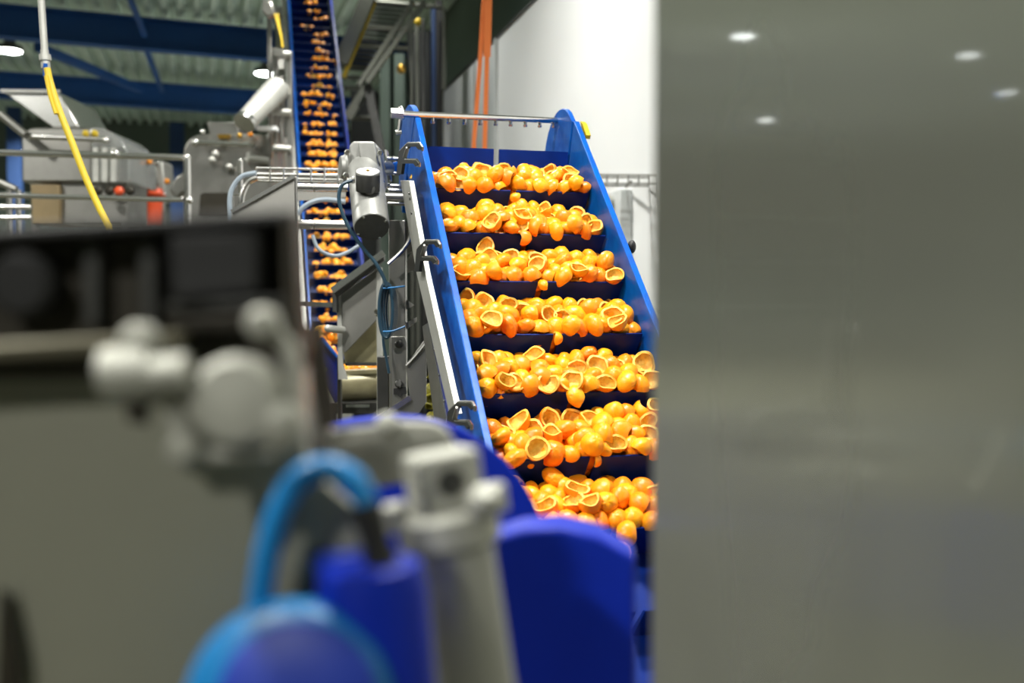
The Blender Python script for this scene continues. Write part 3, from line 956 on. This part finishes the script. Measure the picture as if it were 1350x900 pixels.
for i in range(-1, 35):
    s_ = i * fSP
    MB().prism([G(-fw, s_, -0.07), G(-fw, s_, 0.0), G(-fw, s_ - 0.006, 0.0), G(-fw, s_ - 0.01, -0.07)], fc * 2 * fw).build('flight', 'blue_far_shaded', far)
pts = []
for i in range(-1, 33):
    dens = 9 if i < 15 else (7 if i < 20 else (4.2 if i < 24 else 3.2))
    k_ = int(dens + random.random())
    for j in range(k_):
        if i < 20:
            c_ = (-fw + 0.05) + (2 * fw - 0.12) * (j + 0.5) / k_ + random.uniform(-.03, .03)
        else:
            if j == 0:
                cb0 = random.uniform(-0.13, 0.06)
            c_ = cb0 + j * 0.05 + random.uniform(-.01, .01)
        pts.append(G(c_, i * fSP + random.uniform(.015, .04), random.uniform(-.03, 0.004)))
    if i < 15:
        for j in range(5):
            pts.append(G(random.uniform(-fw + .06, fw - .1), i * fSP + random.uniform(.05, .07), random.uniform(-.03, .0)))
scatter_stuff('peel_heap', pts, 0.034, 'orange peels riding in thin rows on the far blue elevator')
for s_ in (1.2, 2.6, 4.0, 5.1):
    for sgn in (-1,):
        p = G(sgn * (fw + 0.13), s_, -0.12)
        MB().bar(p, Vector((p.x, p.y, 0)), 0.08, side=fc).build('leg', 'steel', far)
MB().bar(G(-fw - 0.13, 1.2, -0.2), G(-fw - 0.13, 5.1, -0.2), 0.07, side=fc).build('truss_chord', 'steel', far)

# service frame left of the far elevator
fr = empty('pipe_scaffold', Vector((at(368, 200, 8.4).x, at(368, 200, 8.4).y, 0)), 'weathered steel pipe scaffold standing left of the far blue elevator', 'frame')
for x, yt, w in ((362, 66, 6), (381, 68, 6), (371, 100, 3)):
    vpost(x - w / 2, x + w / 2, yt, 8.4, 0.05, 'post', 'steel', fr)
for y in (70, 147, 195):
    MB().cyl(at(360, y, 8.4), at(384, y + 2, 8.4), 0.03).build('rung', 'steel_satin', fr)
poly([(358, 62), (372, 64), (374, 74), (360, 74)], 8.35, 0.1).build('head_bracket', 'steel', fr)
poly([(346, 0), (358, 2), (362, 18), (352, 22), (345, 14)], 8.3, 0.1).build('junction_block', 'steel', fr, bevel=0.01)
vpost(352, 357, 15, 8.45, 0.04, 'post', 'steel', fr)
for k in range(2):
    MB().tube(pxs([(362 + k * 4, 18), (366 + k * 2, 32 + k), (370 + k, 48), (372 + k, 62)], 8.2), 0.007, 6).build('cable', 'yellow_paint', fr)
MB().prism(pxs([(338, 166), (364, 166), (364, 171), (338, 171)], 8.3), FW * .1).build('cross_arm', 'white_wall', fr)
sp_ = empty('discharge_spout', at(322, 166, 8.0), 'rounded steel spout angled down left of the pipe scaffold', 'spout')
MB().cyl(at(366, 116, 8.4), at(324, 160, 8.0), 0.105, 0.085, 24).build('barrel', 'steel_satin', sp_)
MB().lathe(at(324, 160, 8.0), at(318, 168, 7.95) - at(324, 160, 8.0), [(-.02, .088), (.0, .094), (.03, .090), (.034, .07)], 24).build('mouth_ring', 'steel_bright', sp_)

# ================================================================== PLATES AND PIPES IN THE MIDDLE
hp_ = empty('hopper_side', Vector((at(360, 350, 4.4).x, at(360, 350, 4.4).y, 0)), 'brushed steel triangular hopper side rising behind the dark cabinet', 'hopper')
poly([(305, 279), (388, 232), (390, 440), (330, 560), (300, 560)], 4.4, 0.008).build('side_sheet', 'steel', hp_, bevel=0.001)
MB().bar(at(305, 279, 4.39), at(388, 232, 4.39), 0.010, 0.016).build('folded_edge', 'steel_bright', hp_)
vpost(386, 391, 232, 4.41, 0.02, 'upright', 'steel', hp_)
cbt = empty('cable_basket', at(395, 238, 4.8), 'silver wire cable basket running from the hopper side to the gear motor', 'cable tray')
for y, w in ((221.5, .006), (229.5, .010), (235, .010), (238, .006)):
    MB().cyl(at(338, y, 4.8), at(452, y + 2.5, 4.8), w, n=8).build('wire', 'steel_bright', cbt)
for k in range(7):
    x = 338 + k * 18
    MB().tube(pxs([(x, 221), (x, 239)], 4.79), 0.005, 6, 1).build('hoop', 'steel_bright', cbt)
for y, r_, lb in ((247, .017, 'steel pipe crossing just under the cable basket'), (296, .021, 'thicker steel pipe with a clamp crossing below the curved hose'), (400, .012, 'square steel arm reaching towards the chute rim')):
    if y == 400:
        MB().bar(at(393, 400, 4.7), at(440, 402, 4.72), 0.03, 0.022).build('support_arm', 'steel_bright', label=lb, cat='bar')
        continue
    pp = empty('pipe', at(420, y, 4.75), lb, 'pipe')
    MB().cyl(at(389, y, 4.7), at(458, y + 1, 4.75), r_, n=16).build('tube', 'steel_bright', pp)
    MB().lathe(at(414, y, 4.72), at(416, y, 4.72) - at(414, y, 4.72), [(0, r_ + .003), (.006, r_ + .003)], 16).build('weld', 'steel', pp)
MB().prism(pxs([(391, 251), (455, 251), (455, 264), (391, 264)], 4.85), FW * 0.02).build('channel_beam', 'steel', smooth=False, label='brown-grey steel channel behind the upper pipe', cat='beam')
for pts_, r_, lb, m_ in (([(392, 283), (400, 273), (415, 265), (432, 263), (455, 266)], .012, 'pale hose curving over the lower pipe', 'hose_grey'),
                    ([(338, 228), (320, 232), (308, 245), (303, 262), (304, 292)], .012, 'blue-grey hose bending down from the left end of the cable basket', 'hose_grey'),
                    ([(339, 234), (328, 240), (321, 252), (318, 266), (317, 292)], .014, 'white hose bending beside the blue-grey hose', 'steel_bright'),
                    ([(412, 310), (420, 328), (438, 337), (455, 334), (476, 322)], .009, 'thin pale hose sagging in front of the far elevator', 'hose_grey')):
    MB().tube(pxs(pts_, 4.72), r_, 8).build('hose', m_, label=lb, cat='hose')
MB().tube(pxs([(307, 292), (307, 257), (322, 256)], 4.75), .006, 6, 1).build('bent_wire', 'steel_bright', label='thin bent steel wire bracket beside the hoses', cat='bracket')
vb = empty('vertical_tube', Vector((at(317, 250, 5.4).x, at(317, 250, 5.4).y, 0)), 'short upright steel tube with rounded top left of the hoses', 'post')
a_ = at(317, 212, 5.4)
MB().cyl(a_, Vector((a_.x, a_.y, 0)), 0.013).ball(a_, 0.0135).build('tube', 'steel_bright', vb)

# ================================================================== HAND RAIL
hr = empty('hand_rail', Vector((at(247, 250, 6.5).x, at(247, 250, 6.5).y, 0)), 'white steel two-bar hand rail in front of the juicing machines', 'rail')
MB().tube(pxs([(-40, 199.5), (60, 203), (225, 207), (240, 209)], 6.5), 0.021, 12, 3).build('top_rail', 'steel_bright', hr)
MB().tube(pxs([(-40, 256), (60, 259), (225, 263), (240, 261)], 6.5), 0.017, 12, 3).build('mid_rail', 'steel_bright', hr)
a_ = at(247, 208, 6.5)
MB().cyl(a_, Vector((a_.x, a_.y, 0)), 0.022).ball(a_, 0.0225).build('post', 'steel_bright', hr)
a_ = at(-30, 200, 6.5)
MB().cyl(a_, Vector((a_.x, a_.y, 0)), 0.022).build('post', 'steel_bright', hr)
MB().ball(at(152, 203, 6.47), 0.026).build('clamp', 'steel_bright', hr)
MB().ball(at(250, 264, 6.47), 0.024).build('clamp', 'steel_bright', hr)

# ================================================================== JUICING MACHINES
def rounded_profile(x0, y0, x1, y1, r0, r1, n=6):
    """outline with the two top corners rounded"""
    out = [(x0, y1)]
    for k in range(n + 1):
        a = math.pi - k / n * math.pi / 2
        out.append((x0 + r0 + r0 * math.cos(a), y0 + r0 - r0 * math.sin(a)))
    for k in range(n + 1):
        a = math.pi / 2 - k / n * math.pi / 2
        out.append((x1 - r1 + r1 * math.cos(a), y0 + r1 - r1 * math.sin(a)))
    out.append((x1, y1))
    return out
def legs_to_floor(root, xs, d, ytop, m='steel'):
    for x in xs:
        vpost(x, x + 6, ytop, d, 0.06, 'leg', m, root)
j1 = empty('juicing_machine', Vector((at(100, 280, 9).x, at(100, 280, 9).y, 0)), 'steel juicing machine with a clear curved hood behind the yellow hose', 'machine')
poly(rounded_profile(28, 168, 122, 240, 16, 6), 9.0, 0.9).build('housing', 'steel', j1, bevel=0.02)
poly(rounded_profile(120, 168, 170, 240, 3, 46), 8.95, 0.7).build('hood', 'polycarbonate', j1, bevel=0.01)
poly([(40, 243), (78, 243), (78, 296), (42, 296)], 9.0, 0.5).build('lower_panel', 'brown_panel', j1, bevel=0.01)
poly([(79, 238), (168, 238), (168, 296), (80, 296)], 9.05, 0.5).build('lower_body', 'steel', j1, bevel=0.01)
MB().cyl(at(42, 180, 8.85), at(140, 184, 8.85), 0.025).ball(at(42, 180, 8.85), 0.03).ball(at(140, 185, 8.85), 0.035).build('grab_bar', 'steel_bright', j1)
for x in (126, 138, 150):
    MB().cyl(at(x, 195, 8.88), at(x, 240, 8.88), 0.03).build('feed_tube', 'steel_satin', j1)
for x in (130, 145, 158, 172):
    MB().lathe(at(x, 252, 8.9), Vector((0, -1, 0)), [(0, .04), (.03, .04), (.05, .02)], 12).build('cup', 'bronze_dark' if x != 158 else 'red_plastic', j1)
for x, m_ in ((113, 'yellow_paint'), (125, 'yellow_paint')):
    MB().ball(at(x, 176, 8.85), 0.03).build('indicator', m_, j1)
legs_to_floor(j1, (42, 160), 9.05, 290)
MB().tube(pxs([(0, 150), (18, 165), (34, 178)], 8.8), 0.035, 10).build('inlet_pipe', 'steel', j1)
ho = empty('inlet_hopper', at(80, 168, 9.3), 'pale steel funnel-shaped inlet hopper above the left juicing machine', 'hopper')
MB().prism(pxs([(4, 121), (78, 122), (104, 168), (70, 168)], 9.2), FW * 0.8).build('funnel', 'steel_bright', ho, bevel=0.01)
MB().bar(at(2, 120, 9.18), at(80, 121, 9.18), 0.03, 0.03).build('rim', 'steel_bright', ho)
j2 = empty('juicing_machine', Vector((at(300, 280, 8.5).x, at(300, 280, 8.5).y, 0)), 'rounded steel juicing machine with square top duct right of the hand rail post', 'machine')
poly(rounded_profile(241, 176, 356, 300, 26, 8), 8.6, 0.5).build('housing', 'steel', j2, bevel=0.02)
poly([(273, 160), (313, 161), (315, 178), (276, 178)], 8.75, 0.4).build('top_duct', 'steel', j2, bevel=0.01)
MB().cyl(at(258, 188, 8.5), at(336, 191, 8.5), 0.025).ball(at(258, 188, 8.5), 0.034).build('grab_bar', 'steel_bright', j2)
MB().prism(pxs([(286, 177), (303, 177), (301, 182), (288, 182)], 8.55), FW * 0.1).build('collar', 'brass', j2)
poly([(264, 257), (268, 254), (303, 254), (306, 258), (306, 285), (262, 285)], 8.58, 0.02).build('viewing_window', 'bronze_dark', j2)
for x, y, r_ in ((284, 203, .035), (280, 211, .035), (302, 220, .03), (329, 205, .03)):
    MB().ball(at(x, y, 8.52), r_).build('knob', 'steel_satin', j2)
MB().tube(pxs([(325, 212), (332, 209), (355, 212)], 8.5), 0.03, 8).build('pipe_stub', 'steel_satin', j2)
for x, y, m_ in ((267, 174, 'steel_bright'), (316, 179, 'brass'), (330, 177, 'lamp_orange')):
    MB().ball(at(x, y, 8.5), 0.024).build('indicator', m_, j2)
legs_to_floor(j2, (245, 345), 8.7, 295)
MB().prism(pxs([(222, 250), (232, 232), (246, 224), (246, 250), (232, 262)], 8.9), FW * 0.3).build('side_chute', 'steel', j2, bevel=0.02)
j3 = empty('juice_dispenser', Vector((at(196, 280, 9.6).x, at(196, 280, 9.6).y, 0)), 'small pale machine with a bright orange-red spout between the two juicing machines', 'machine')
poly([(182, 212), (215, 212), (218, 260), (180, 260)], 10.1, 0.3).build('housing', 'steel_satin', j3, bevel=0.02)
poly([(192, 222), (206, 222), (209, 243), (190, 243)], 10.08, 0.02).build('face_plate', 'steel_bright', j3)
MB().lathe(at(201, 262, 9.9), UP, [(0, .10), (.04, .135), (.06, .11), (.10, .09)], 20).build('spout_ring', 'red_plastic', j3)
MB().cyl(at(201, 262, 9.9), at(201, 300, 9.9), 0.10, 0.09).build('spout_body', 'red_plastic', j3)
for x, y in ((197, 213), (220, 239)):
    MB().ball(at(x, y, 9.4), 0.028).build('indicator', 'lamp_orange', j3)
for x in (191, 206):
    MB().ball(at(x, 216, 9.45), 0.026).build('bolt', 'steel_bright', j3)
legs_to_floor(j3, (184, 210), 10.15, 258)
# low white pipe rack at the left edge
pr = empty('pipe_rack', Vector((at(18, 280, 8.3).x, at(18, 280, 8.3).y, 0)), 'white tubular rack at the far left below the juicing machine', 'rack')
for x in (12, 24):
    a_ = at(x, 250, 8.3)
    MB().cyl(a_, Vector((a_.x, a_.y, 0)), 0.025).build('upright', 'steel_bright', pr)
for y in (273, 287):
    MB().cyl(at(-10, y, 8.3), at(42, y, 8.3), 0.022).build('rung', 'steel_bright', pr)
MB().tube(pxs([(-10, 236), (6, 243), (22, 250)], 8.3), 0.03, 8).build('elbow', 'steel', pr)

# yellow air hose with steel drop pipe
ah = empty('air_hose', at(62, 92, 4.6), 'bright yellow air hose hanging on a grey drop pipe at the left', 'hose')
MB().cyl(at(43, -170, 4.6), at(59, 70, 4.6), 0.0155).build('drop_pipe', 'steel_satin', ah)
MB().lathe(at(58.6, 66, 4.6), at(60.5, 90, 4.6) - at(58.6, 66, 4.6), [(0, .018), (.02, .018), (.022, .026), (.05, .026), (.055, .02), (.085, .02)], 16).build('coupling', 'steel_satin', ah)
MB().cyl(at(60, 84, 4.58), at(59.5, 101, 4.58), 0.010).build('blue_sleeve', 'blue_plate', ah)
MB().tube(pxs([(62, 90), (66, 108), (78, 145), (95, 188), (112, 232), (128, 268), (145, 305), (150, 340)], 4.58), 0.0155, 12).build('hose_line', 'yellow_hose', ah)
MB().tube(pxs([(61, 100), (66, 125), (74, 150)], 4.56), 0.010, 8).build('hose_tail', 'yellow_hose', ah)

# orange lifting straps in front of the white wall
for k, (pts_, w, lb) in enumerate(((((640, -150), (638, 0), (633, 80), (625, 186), (622, 330)), .030, 'narrow orange lifting strap, left one of the pair hanging before the wall'),
                                 (((645, -150), (644, 0), (642, 75), (639, 195), (638, 330)), .052, 'wide orange lifting strap, right one of the pair hanging before the wall'))):
    mb = MB()
    q = pxs(pts_, 7.0)
    for i in range(len(q) - 1):
        w_ = w if (k == 0 or i < 2) else w * 0.62
        mb.bar(q[i], q[i + 1], w_, 0.004, side=Vector((1, 0.25, 0)))
    mb.build('lifting_strap', 'strap_orange', smooth=False, label=lb, cat='strap')

# ================================================================== STAIR AND FRAMEWORK UNDER THE ROOF
SD = 11.5
stp = empty('access_stair', at(500, 120, SD), 'dim grey steel access stair with yellow edge strip seen from below', 'stairs')
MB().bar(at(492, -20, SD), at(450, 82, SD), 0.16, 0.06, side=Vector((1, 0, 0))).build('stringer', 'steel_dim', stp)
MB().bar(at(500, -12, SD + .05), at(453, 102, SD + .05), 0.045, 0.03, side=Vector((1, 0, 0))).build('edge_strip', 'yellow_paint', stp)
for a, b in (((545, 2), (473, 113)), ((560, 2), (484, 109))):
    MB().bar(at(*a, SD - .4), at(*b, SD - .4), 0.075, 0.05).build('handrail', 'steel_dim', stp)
for k, (x0, y0, x1, y1) in enumerate(((467, 35, 541, 39), (454, 59, 537, 64), (451, 87, 486, 89), (454, 102, 482, 103), (456, 116, 489, 116))):
    MB().bar(at(x0, y0, SD + .1), at(x1, y1, SD + .5), 0.04, 0.05).build('tread_bearer', 'steel_dim', stp)
for k in range(16):
    t = k / 15
    x0 = 488 - 34 * t
    y0 = 6 + 84 * t
    MB().bar(at(x0, y0, SD + .2), at(x0 + 46, y0 + 4, SD + .6), 0.10, 0.015).build('tread', 'steel_dark', stp)
MB().bar(at(484, 116, SD), at(458, 156, SD), 0.10).build('strut', 'steel_dim', stp)
MB().bar(at(485, 112, SD - .2), at(504, 205, SD - .2), 0.09).build('strut', 'steel_dark', stp)
MB().bar(at(484, 114, SD), at(493, 160, SD), 0.05).build('strut', 'steel_dim', stp)
gf = empty('guard_railing', Vector((at(560, 100, SD).x, at(560, 100, SD).y, 0)), 'dim steel guard frame of thin tubes right of the access stair', 'frame')
MB().tube(pxs([(495, 2), (540, 6), (582, 10), (586, 14), (586, 60), (585, 118)], SD), 0.025, 8, 1).build('tube', 'steel_dim', gf)
vpost(540.5, 543.5, 8, SD, 0.03, 'post', 'steel_dim', gf)
vpost(547, 552, 30, SD + .3, 0.06, 'post', 'steel_dim', gf)
vpost(556, 559, 25, SD + .3, 0.06, 'post', 'steel_dark', gf)
MB().cyl(at(453, 155, SD + .4), at(498, 156, SD + .4), 0.03).build('cross_tube', 'steel_dim', gf)
vpost(568.5, 574, 10, SD + .6, 0.1, 'column', 'blue_column', gf)
vpost(574, 583, 0, SD + .8, 0.1, 'dark_void_strip', 'black_rubber', gf)  # black strip painted in for an unlit void
MB().ball(at(529, 91, SD), 0.055).build('float_switch', 'brass', gf)
MB().ball(at(551, 29, SD + .2), 0.045).build('warning_lamp', 'yellow_paint', gf)
# dim upright ducts and tanks behind the stair
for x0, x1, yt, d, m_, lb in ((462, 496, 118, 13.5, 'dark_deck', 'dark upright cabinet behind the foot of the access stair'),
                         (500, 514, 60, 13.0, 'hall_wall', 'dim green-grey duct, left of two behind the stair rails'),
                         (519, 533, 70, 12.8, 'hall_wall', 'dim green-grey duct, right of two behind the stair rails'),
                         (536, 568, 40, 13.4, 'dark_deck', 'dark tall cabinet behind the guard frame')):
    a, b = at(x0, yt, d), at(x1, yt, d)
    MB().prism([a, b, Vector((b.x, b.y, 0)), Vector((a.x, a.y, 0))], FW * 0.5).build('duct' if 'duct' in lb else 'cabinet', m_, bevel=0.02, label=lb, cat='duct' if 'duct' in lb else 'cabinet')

# ================================================================== RIGHT STEEL ENCLOSURE (close to the lens)
P0 = Vector((0.141, 1.0, 0))
en_ = empty('steel_enclosure', P0 + hx * 0.35 + hy * -0.6, 'large brushed stainless steel enclosure filling the right side of the picture', 'machine')
L_ = 1.62
pa = P0
def encl(u0, u1, v0, v1, z0, z1, name, m_, bev=0.002):
    c = P0 + hx * (u0 + u1) / 2 + hy * (v0 + v1) / 2 + UP * (z0 + z1) / 2
    return MB().box(c, hx * (u1 - u0) / 2, hy * (v1 - v0) / 2, UP * (z1 - z0) / 2).build(name, m_, en_, bevel=bev)
encl(0, 0.012, -1.6, 0, 0.12, 2.7, 'front_sheet', 'panel_steel')
encl(0.012, 0.7, -1.6, -0.006, 0.12, 2.69, 'cabinet_body', 'steel')
for v in (-1.5, -0.1):
    for u in (0.08, 0.6):
        encl(u - .03, u + .03, v - .03, v + .03, 0, 0.12, 'foot', 'steel')

# ================================================================== LEFT CABINET with toggle latch (very close, out of focus)
CD = 0.765
cb_ = empty('control_cabinet', Vector((at(200, 600, CD + .1).x, at(200, 600, CD + .1).y, 0)), 'grey steel cabinet with dark recessed top and a cast latch, blurred at the lower left', 'cabinet')
# back shell carrying the recess
poly([(-420, 325), (384, 276), (392, 440), (398, 500), (-420, 500)], CD + 0.035, 0.012).build('recess_shade_back', 'bronze_dark', cb_, bevel=0.002)  # dark colour stands in for the shade inside the recess
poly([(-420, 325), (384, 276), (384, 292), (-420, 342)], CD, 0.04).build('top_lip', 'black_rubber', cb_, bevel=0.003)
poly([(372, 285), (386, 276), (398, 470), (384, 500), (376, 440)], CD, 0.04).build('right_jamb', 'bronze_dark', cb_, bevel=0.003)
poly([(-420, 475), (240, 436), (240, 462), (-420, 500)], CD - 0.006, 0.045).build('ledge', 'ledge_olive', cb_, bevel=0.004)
poly([(-420, 500), (210, 464), (210, 494), (-420, 500)], CD + 0.012, 0.02).build('painted_shadow_gap', 'bronze_dark', cb_)  # dark strip painted in for the shadow under the ledge
poly([(215, 398), (382, 388), (384, 402), (215, 412)], CD + 0.01, 0.02).build('bar', 'steel_dark', cb_, bevel=0.003)
poly([(215, 418), (384, 406), (384, 432), (215, 440)], CD + 0.01, 0.02).build('bar', 'bronze_dark', cb_, bevel=0.003)
poly([(218, 305), (342, 300), (345, 388), (222, 400)], CD + 0.004, 0.02).build('black_gauge', 'black_rubber', cb_, bevel=0.006)
MB().lathe(at(42, 376, CD + 0.03), Vector((0, -1, 0)), [(0, .026), (.018, .026), (.022, .020)], 28).build('black_knob', 'black_rubber', cb_)
for x in (120, 195):
    poly([(x - 14, 310), (x + 10, 308), (x + 12, 430), (x - 10, 432)], CD + 0.02, 0.012).build('inner_rib', 'steel_dark', cb_, bevel=0.003)
# steel front below
def strip(pts, ext):
    return MB().prism(pts, ext)
lo = [at(-420, 516, 0.805), at(392, 470, 0.805), at(400, 600, 0.805), at(430, 640, 0.805), at(500, 700, 0.805), at(520, 900, 0.805)]
lo += [Vector((lo[-1].x, lo[-1].y, 0.0)), Vector((lo[0].x, lo[-1].y, 0.0))]
strip(lo, FW * 0.015).build('front_sheet', 'cabinet_steel', cb_)
a, b = at(-420, 520, .822), at(392, 490, .822)
MB().prism([Vector((a.x, a.y, a.z)), Vector((b.x, b.y, b.z)), Vector((b.x, b.y, 0)), Vector((a.x, a.y, 0))], FW * 0.05).build('body', 'steel', cb_)
for x in (-380, 330):
    poly([(x, 440), (x + 40, 440), (x + 40, 500), (x, 500)], CD + .02, 0.05).build('standoff', 'bronze_dark', cb_)
poly([(-4, 775), (8, 780), (24, 860), (28, 920), (-10, 920)], 0.797, 0.008).build('corner_foot', 'bronze_dark', cb_, bevel=0.004)
# latch: U frame, round pad, knobs
la = poly([(205, 492), (228, 486), (246, 570), (260, 594), (350, 590), (378, 570), (372, 470), (350, 430), (362, 424), (392, 462), (400, 575), (384, 602), (250, 612), (226, 590)], CD - 0.035, 0.012).build('toggle_latch', 'latch_cast', cb_, bevel=0.003)
MB().lathe(at(318, 528, CD - 0.03), Vector((0, -1, 0.05)), [(0, .034), (.012, .034), (.018, .028), (.019, .01)], 32).build('pad', 'latch_cast', la)
poly([(262, 480), (345, 476), (368, 500), (366, 560), (345, 578), (275, 582), (258, 560)], CD - 0.03, 0.012).build('clamp_plate', 'latch_cast', la, bevel=0.004)
MB().cyl(at(140, 494, CD - .04), at(200, 490, CD - .04), 0.020).build('grip', 'latch_cast', la)
MB().cyl(at(196, 496, CD - .045), at(248, 490, CD - .045), 0.014).build('pivot', 'latch_cast', la)
for x, y, r_ in ((190, 450, .014), (372, 556, .017), (350, 425, .012), (248, 590, .012)):
    MB().lathe(at(x, y, CD - .03), Vector((0, -1, 0)), [(0, r_), (.014, r_), (.018, r_ * .6)], 16).build('latch_bolt', 'latch_cast', la)
poly([(160, 515), (195, 515), (192, 560), (168, 556)], CD - 0.01, 0.008).build('latch_stop', 'bronze_dark', la)
# second plate with bolt just behind the cabinet
sp2 = empty('side_bracket', Vector((at(410, 500, 1.05).x, at(410, 500, 1.05).y, 0)), 'grey steel bracket plate with a round bolt between cabinet and blue trough', 'bracket')
a = pxs([(360, 432), (414, 428), (434, 560), (440, 640)], 1.05)
MB().prism(a + [Vector((a[3].x, a[3].y, 0)), Vector((a[0].x, a[0].y, 0))], FW * 0.02).build('plate', 'steel', sp2, bevel=0.003)
MB().bar(at(413, 428, 1.045), at(434, 562, 1.045), 0.006, 0.02).build('rubber_edge', 'bronze_dark', sp2)
MB().lathe(at(396, 452, 1.05), Vector((.1, -1, 0)), [(0, .013), (.02, .013), (.026, .008)], 18).build('bolt', 'steel_bright', sp2)

# ================================================================== BLUE INFEED HOPPER at the bottom
bh = empty('infeed_hopper', Vector((at(600, 900, 1.6).x, at(600, 900, 1.6).y, 0)), 'deep blue plastic infeed hopper with rounded cheek below the near elevator', 'hopper')
R0 = 205
cheek = [(400, 568), (420, 562), (470, 553)] + [(525 + R0 * math.sin(a) * 0.97, 752 - R0 * math.cos(a)) for a in [math.radians(q) for q in range(0, 96, 8)]] + [(728, 800), (728, 1000), (380, 1000), (380, 620)]
MB().prism(pxs(cheek, 1.6), Vector((-0.25, 1, 0)) * 0.03).build('cheek_plate', 'blue_hopper', bh, bevel=0.004, seg=3)
c2 = at(600, 900, 1.62)
fp = [(630, 722), (650, 710), (690, 699), (740, 696), (790, 708), (838, 736), (838, 1120), (630, 1120)]
MB().prism(pxs(fp, 1.2), Vector((0.06, 1, 0.12)) * 0.055).build('front_panel', 'blue_hopper', bh, bevel=0.006, seg=3)
for x in (640, 800):
    vpost(x, x + 30, 1000, 1.25, 0.04, 'leg', 'steel', bh)
vpost(420, 450, 950, 1.63, 0.04, 'leg', 'steel', bh)
for x, y, lb, k in ((819, 724, 'blurred orange half lying on the rim of the blue front panel', 4), (742, 706, 'orange half resting beside the blue hopper rim', 2)):
    if k == 4:
        place_peel(at(x, y, 2.6), rot_to(Vector((0.2, -.3, .9)), 1), k, lb, None, 0.8)
# steel arm bracket
ab = empty('pivot_arm', at(500, 640, 1.3), 'grey steel pivot arm with rounded end lying across the blue hopper cheek', 'arm')
arm = [(388, 578), (440, 568), (530, 556)] + [(560 + 40 * math.sin(a), 596 - 40 * math.cos(a)) for a in [math.radians(q) for q in range(0, 120, 15)]] + [(560, 634), (500, 642), (420, 640), (388, 630)]
MB().prism(pxs(arm, 1.06), FW * 0.015).build('arm', 'latch_cast', ab, bevel=0.003)
MB().lathe(at(512, 562, 1.05), Vector((0, -1, 0.4)), [(0, .012), (.012, .012), (.015, .008)], 14).build('bolt', 'latch_cast', ab)

# ================================================================== PNEUMATIC CYLINDER with square head
cy = empty('steel_cylinder', Vector((at(625, 900, .9).x, at(625, 900, .9).y, H - .75)), 'blurred stainless steel cylinder with square head and collar, bottom centre', 'cylinder')
q0, q1 = at(640, 1000, 0.92), at(592, 690, 0.92)
dq = (q1 - q0)
MB().lathe(q0 - dq * 1.2, dq, [(0, .038), (dq.length * 2.15, .038), (dq.length * 2.18, .041), (dq.length * 2.2, .041)], 36).build('barrel', 'steel_satin', cy)
q2 = at(588, 672, 0.92)
MB().lathe(q2 - dq.normalized() * 0.035, dq, [(0, .042), (.006, .047), (.030, .047), (.036, .043)], 36).build('collar', 'latch_cast', cy)
hc = at(584, 632, 0.92)
hd = dq.normalized()
sx_ = Vector((0.94, 0.30, 0)); sy_ = hd.cross(sx_).normalized(); sx_ = sy_.cross(hd).normalized()
MB().box(hc, sx_ * 0.031, sy_ * 0.031, hd * 0.027).build('square_head', 'latch_cast', cy, bevel=0.006, seg=3)
MB().lathe(hc - sy_ * 0.031 * (1 if sy_.y > 0 else -1), -sy_ * (1 if sy_.y > 0 else -1), [(0, .013), (.002, .013)], 18).build('port', 'steel_dark', cy)
for sx2 in (-1, 1):
    MB().lathe(q2 + sx_ * 0.047 * sx2 - hd * 0.01, hd, [(0, .013), (.022, .013), (.026, .009)], 14).build('collar_bolt', 'latch_cast', cy)
MB().lathe(at(636, 672, .88), Vector((.2, -.5, 1)), [(0, .014), (.016, .014), (.022, .009)], 14).build('set_screw', 'latch_cast', cy)

# ================================================================== BLUE CABLE, CONNECTOR AND DRIVE CAP
bc = empty('sensor_cable', at(490, 735, 1.0), 'thick light blue cable looping up from the blue drive cap, blurred at bottom', 'cable')
MB().tube(pxs([(340, 830), (343, 790), (350, 740), (362, 690), (382, 645), (408, 622), (438, 618), (468, 634), (484, 664)], 0.768), 0.0100, 16).build('cable_jacket', 'blue_cable', bc)
MB().lathe(at(482, 668, 0.768), at(500, 730, .772) - at(482, 668, .768), [(-.004, .012), (.01, .013), (.03, .011), (.045, .014)], 16).build('strain_relief', 'black_rubber', bc)
dc = empty('drive_cap', Vector((at(480, 900, 1.0).x, at(480, 900, 1.0).y, H - .62)), 'round blue plastic drive cover with teal rim under the looping blue cable', 'cover')
MB().lathe(at(392, 925, 0.77), Vector((-0.05, -1, 0.22)), [(0, .079), (.03, .079), (.040, .073), (.044, .063)], 48).build('rim', 'blue_cable', dc)
MB().lathe(at(395, 928, 0.735), Vector((-0.05, -1, 0.22)), [(0, .062), (.010, .060), (.016, .05), (.018, .02)], 40).build('dome', 'blue_cap', dc)
MB().lathe(at(500, 920, .79), at(488, 745, .79) - at(500, 920, .79), [(0, .046), (.085, .045), (.105, .041), (.110, .032)], 32).build('motor_housing', 'blue_hopper', dc)
MB().lathe(at(455, 800, 0.81), at(450, 742, 0.81) - at(455, 800, .81), [(0, .022), (.030, .022), (.034, .024), (.045, .024), (.048, .017)], 24).build('vent_plug', 'blue_cap', dc)
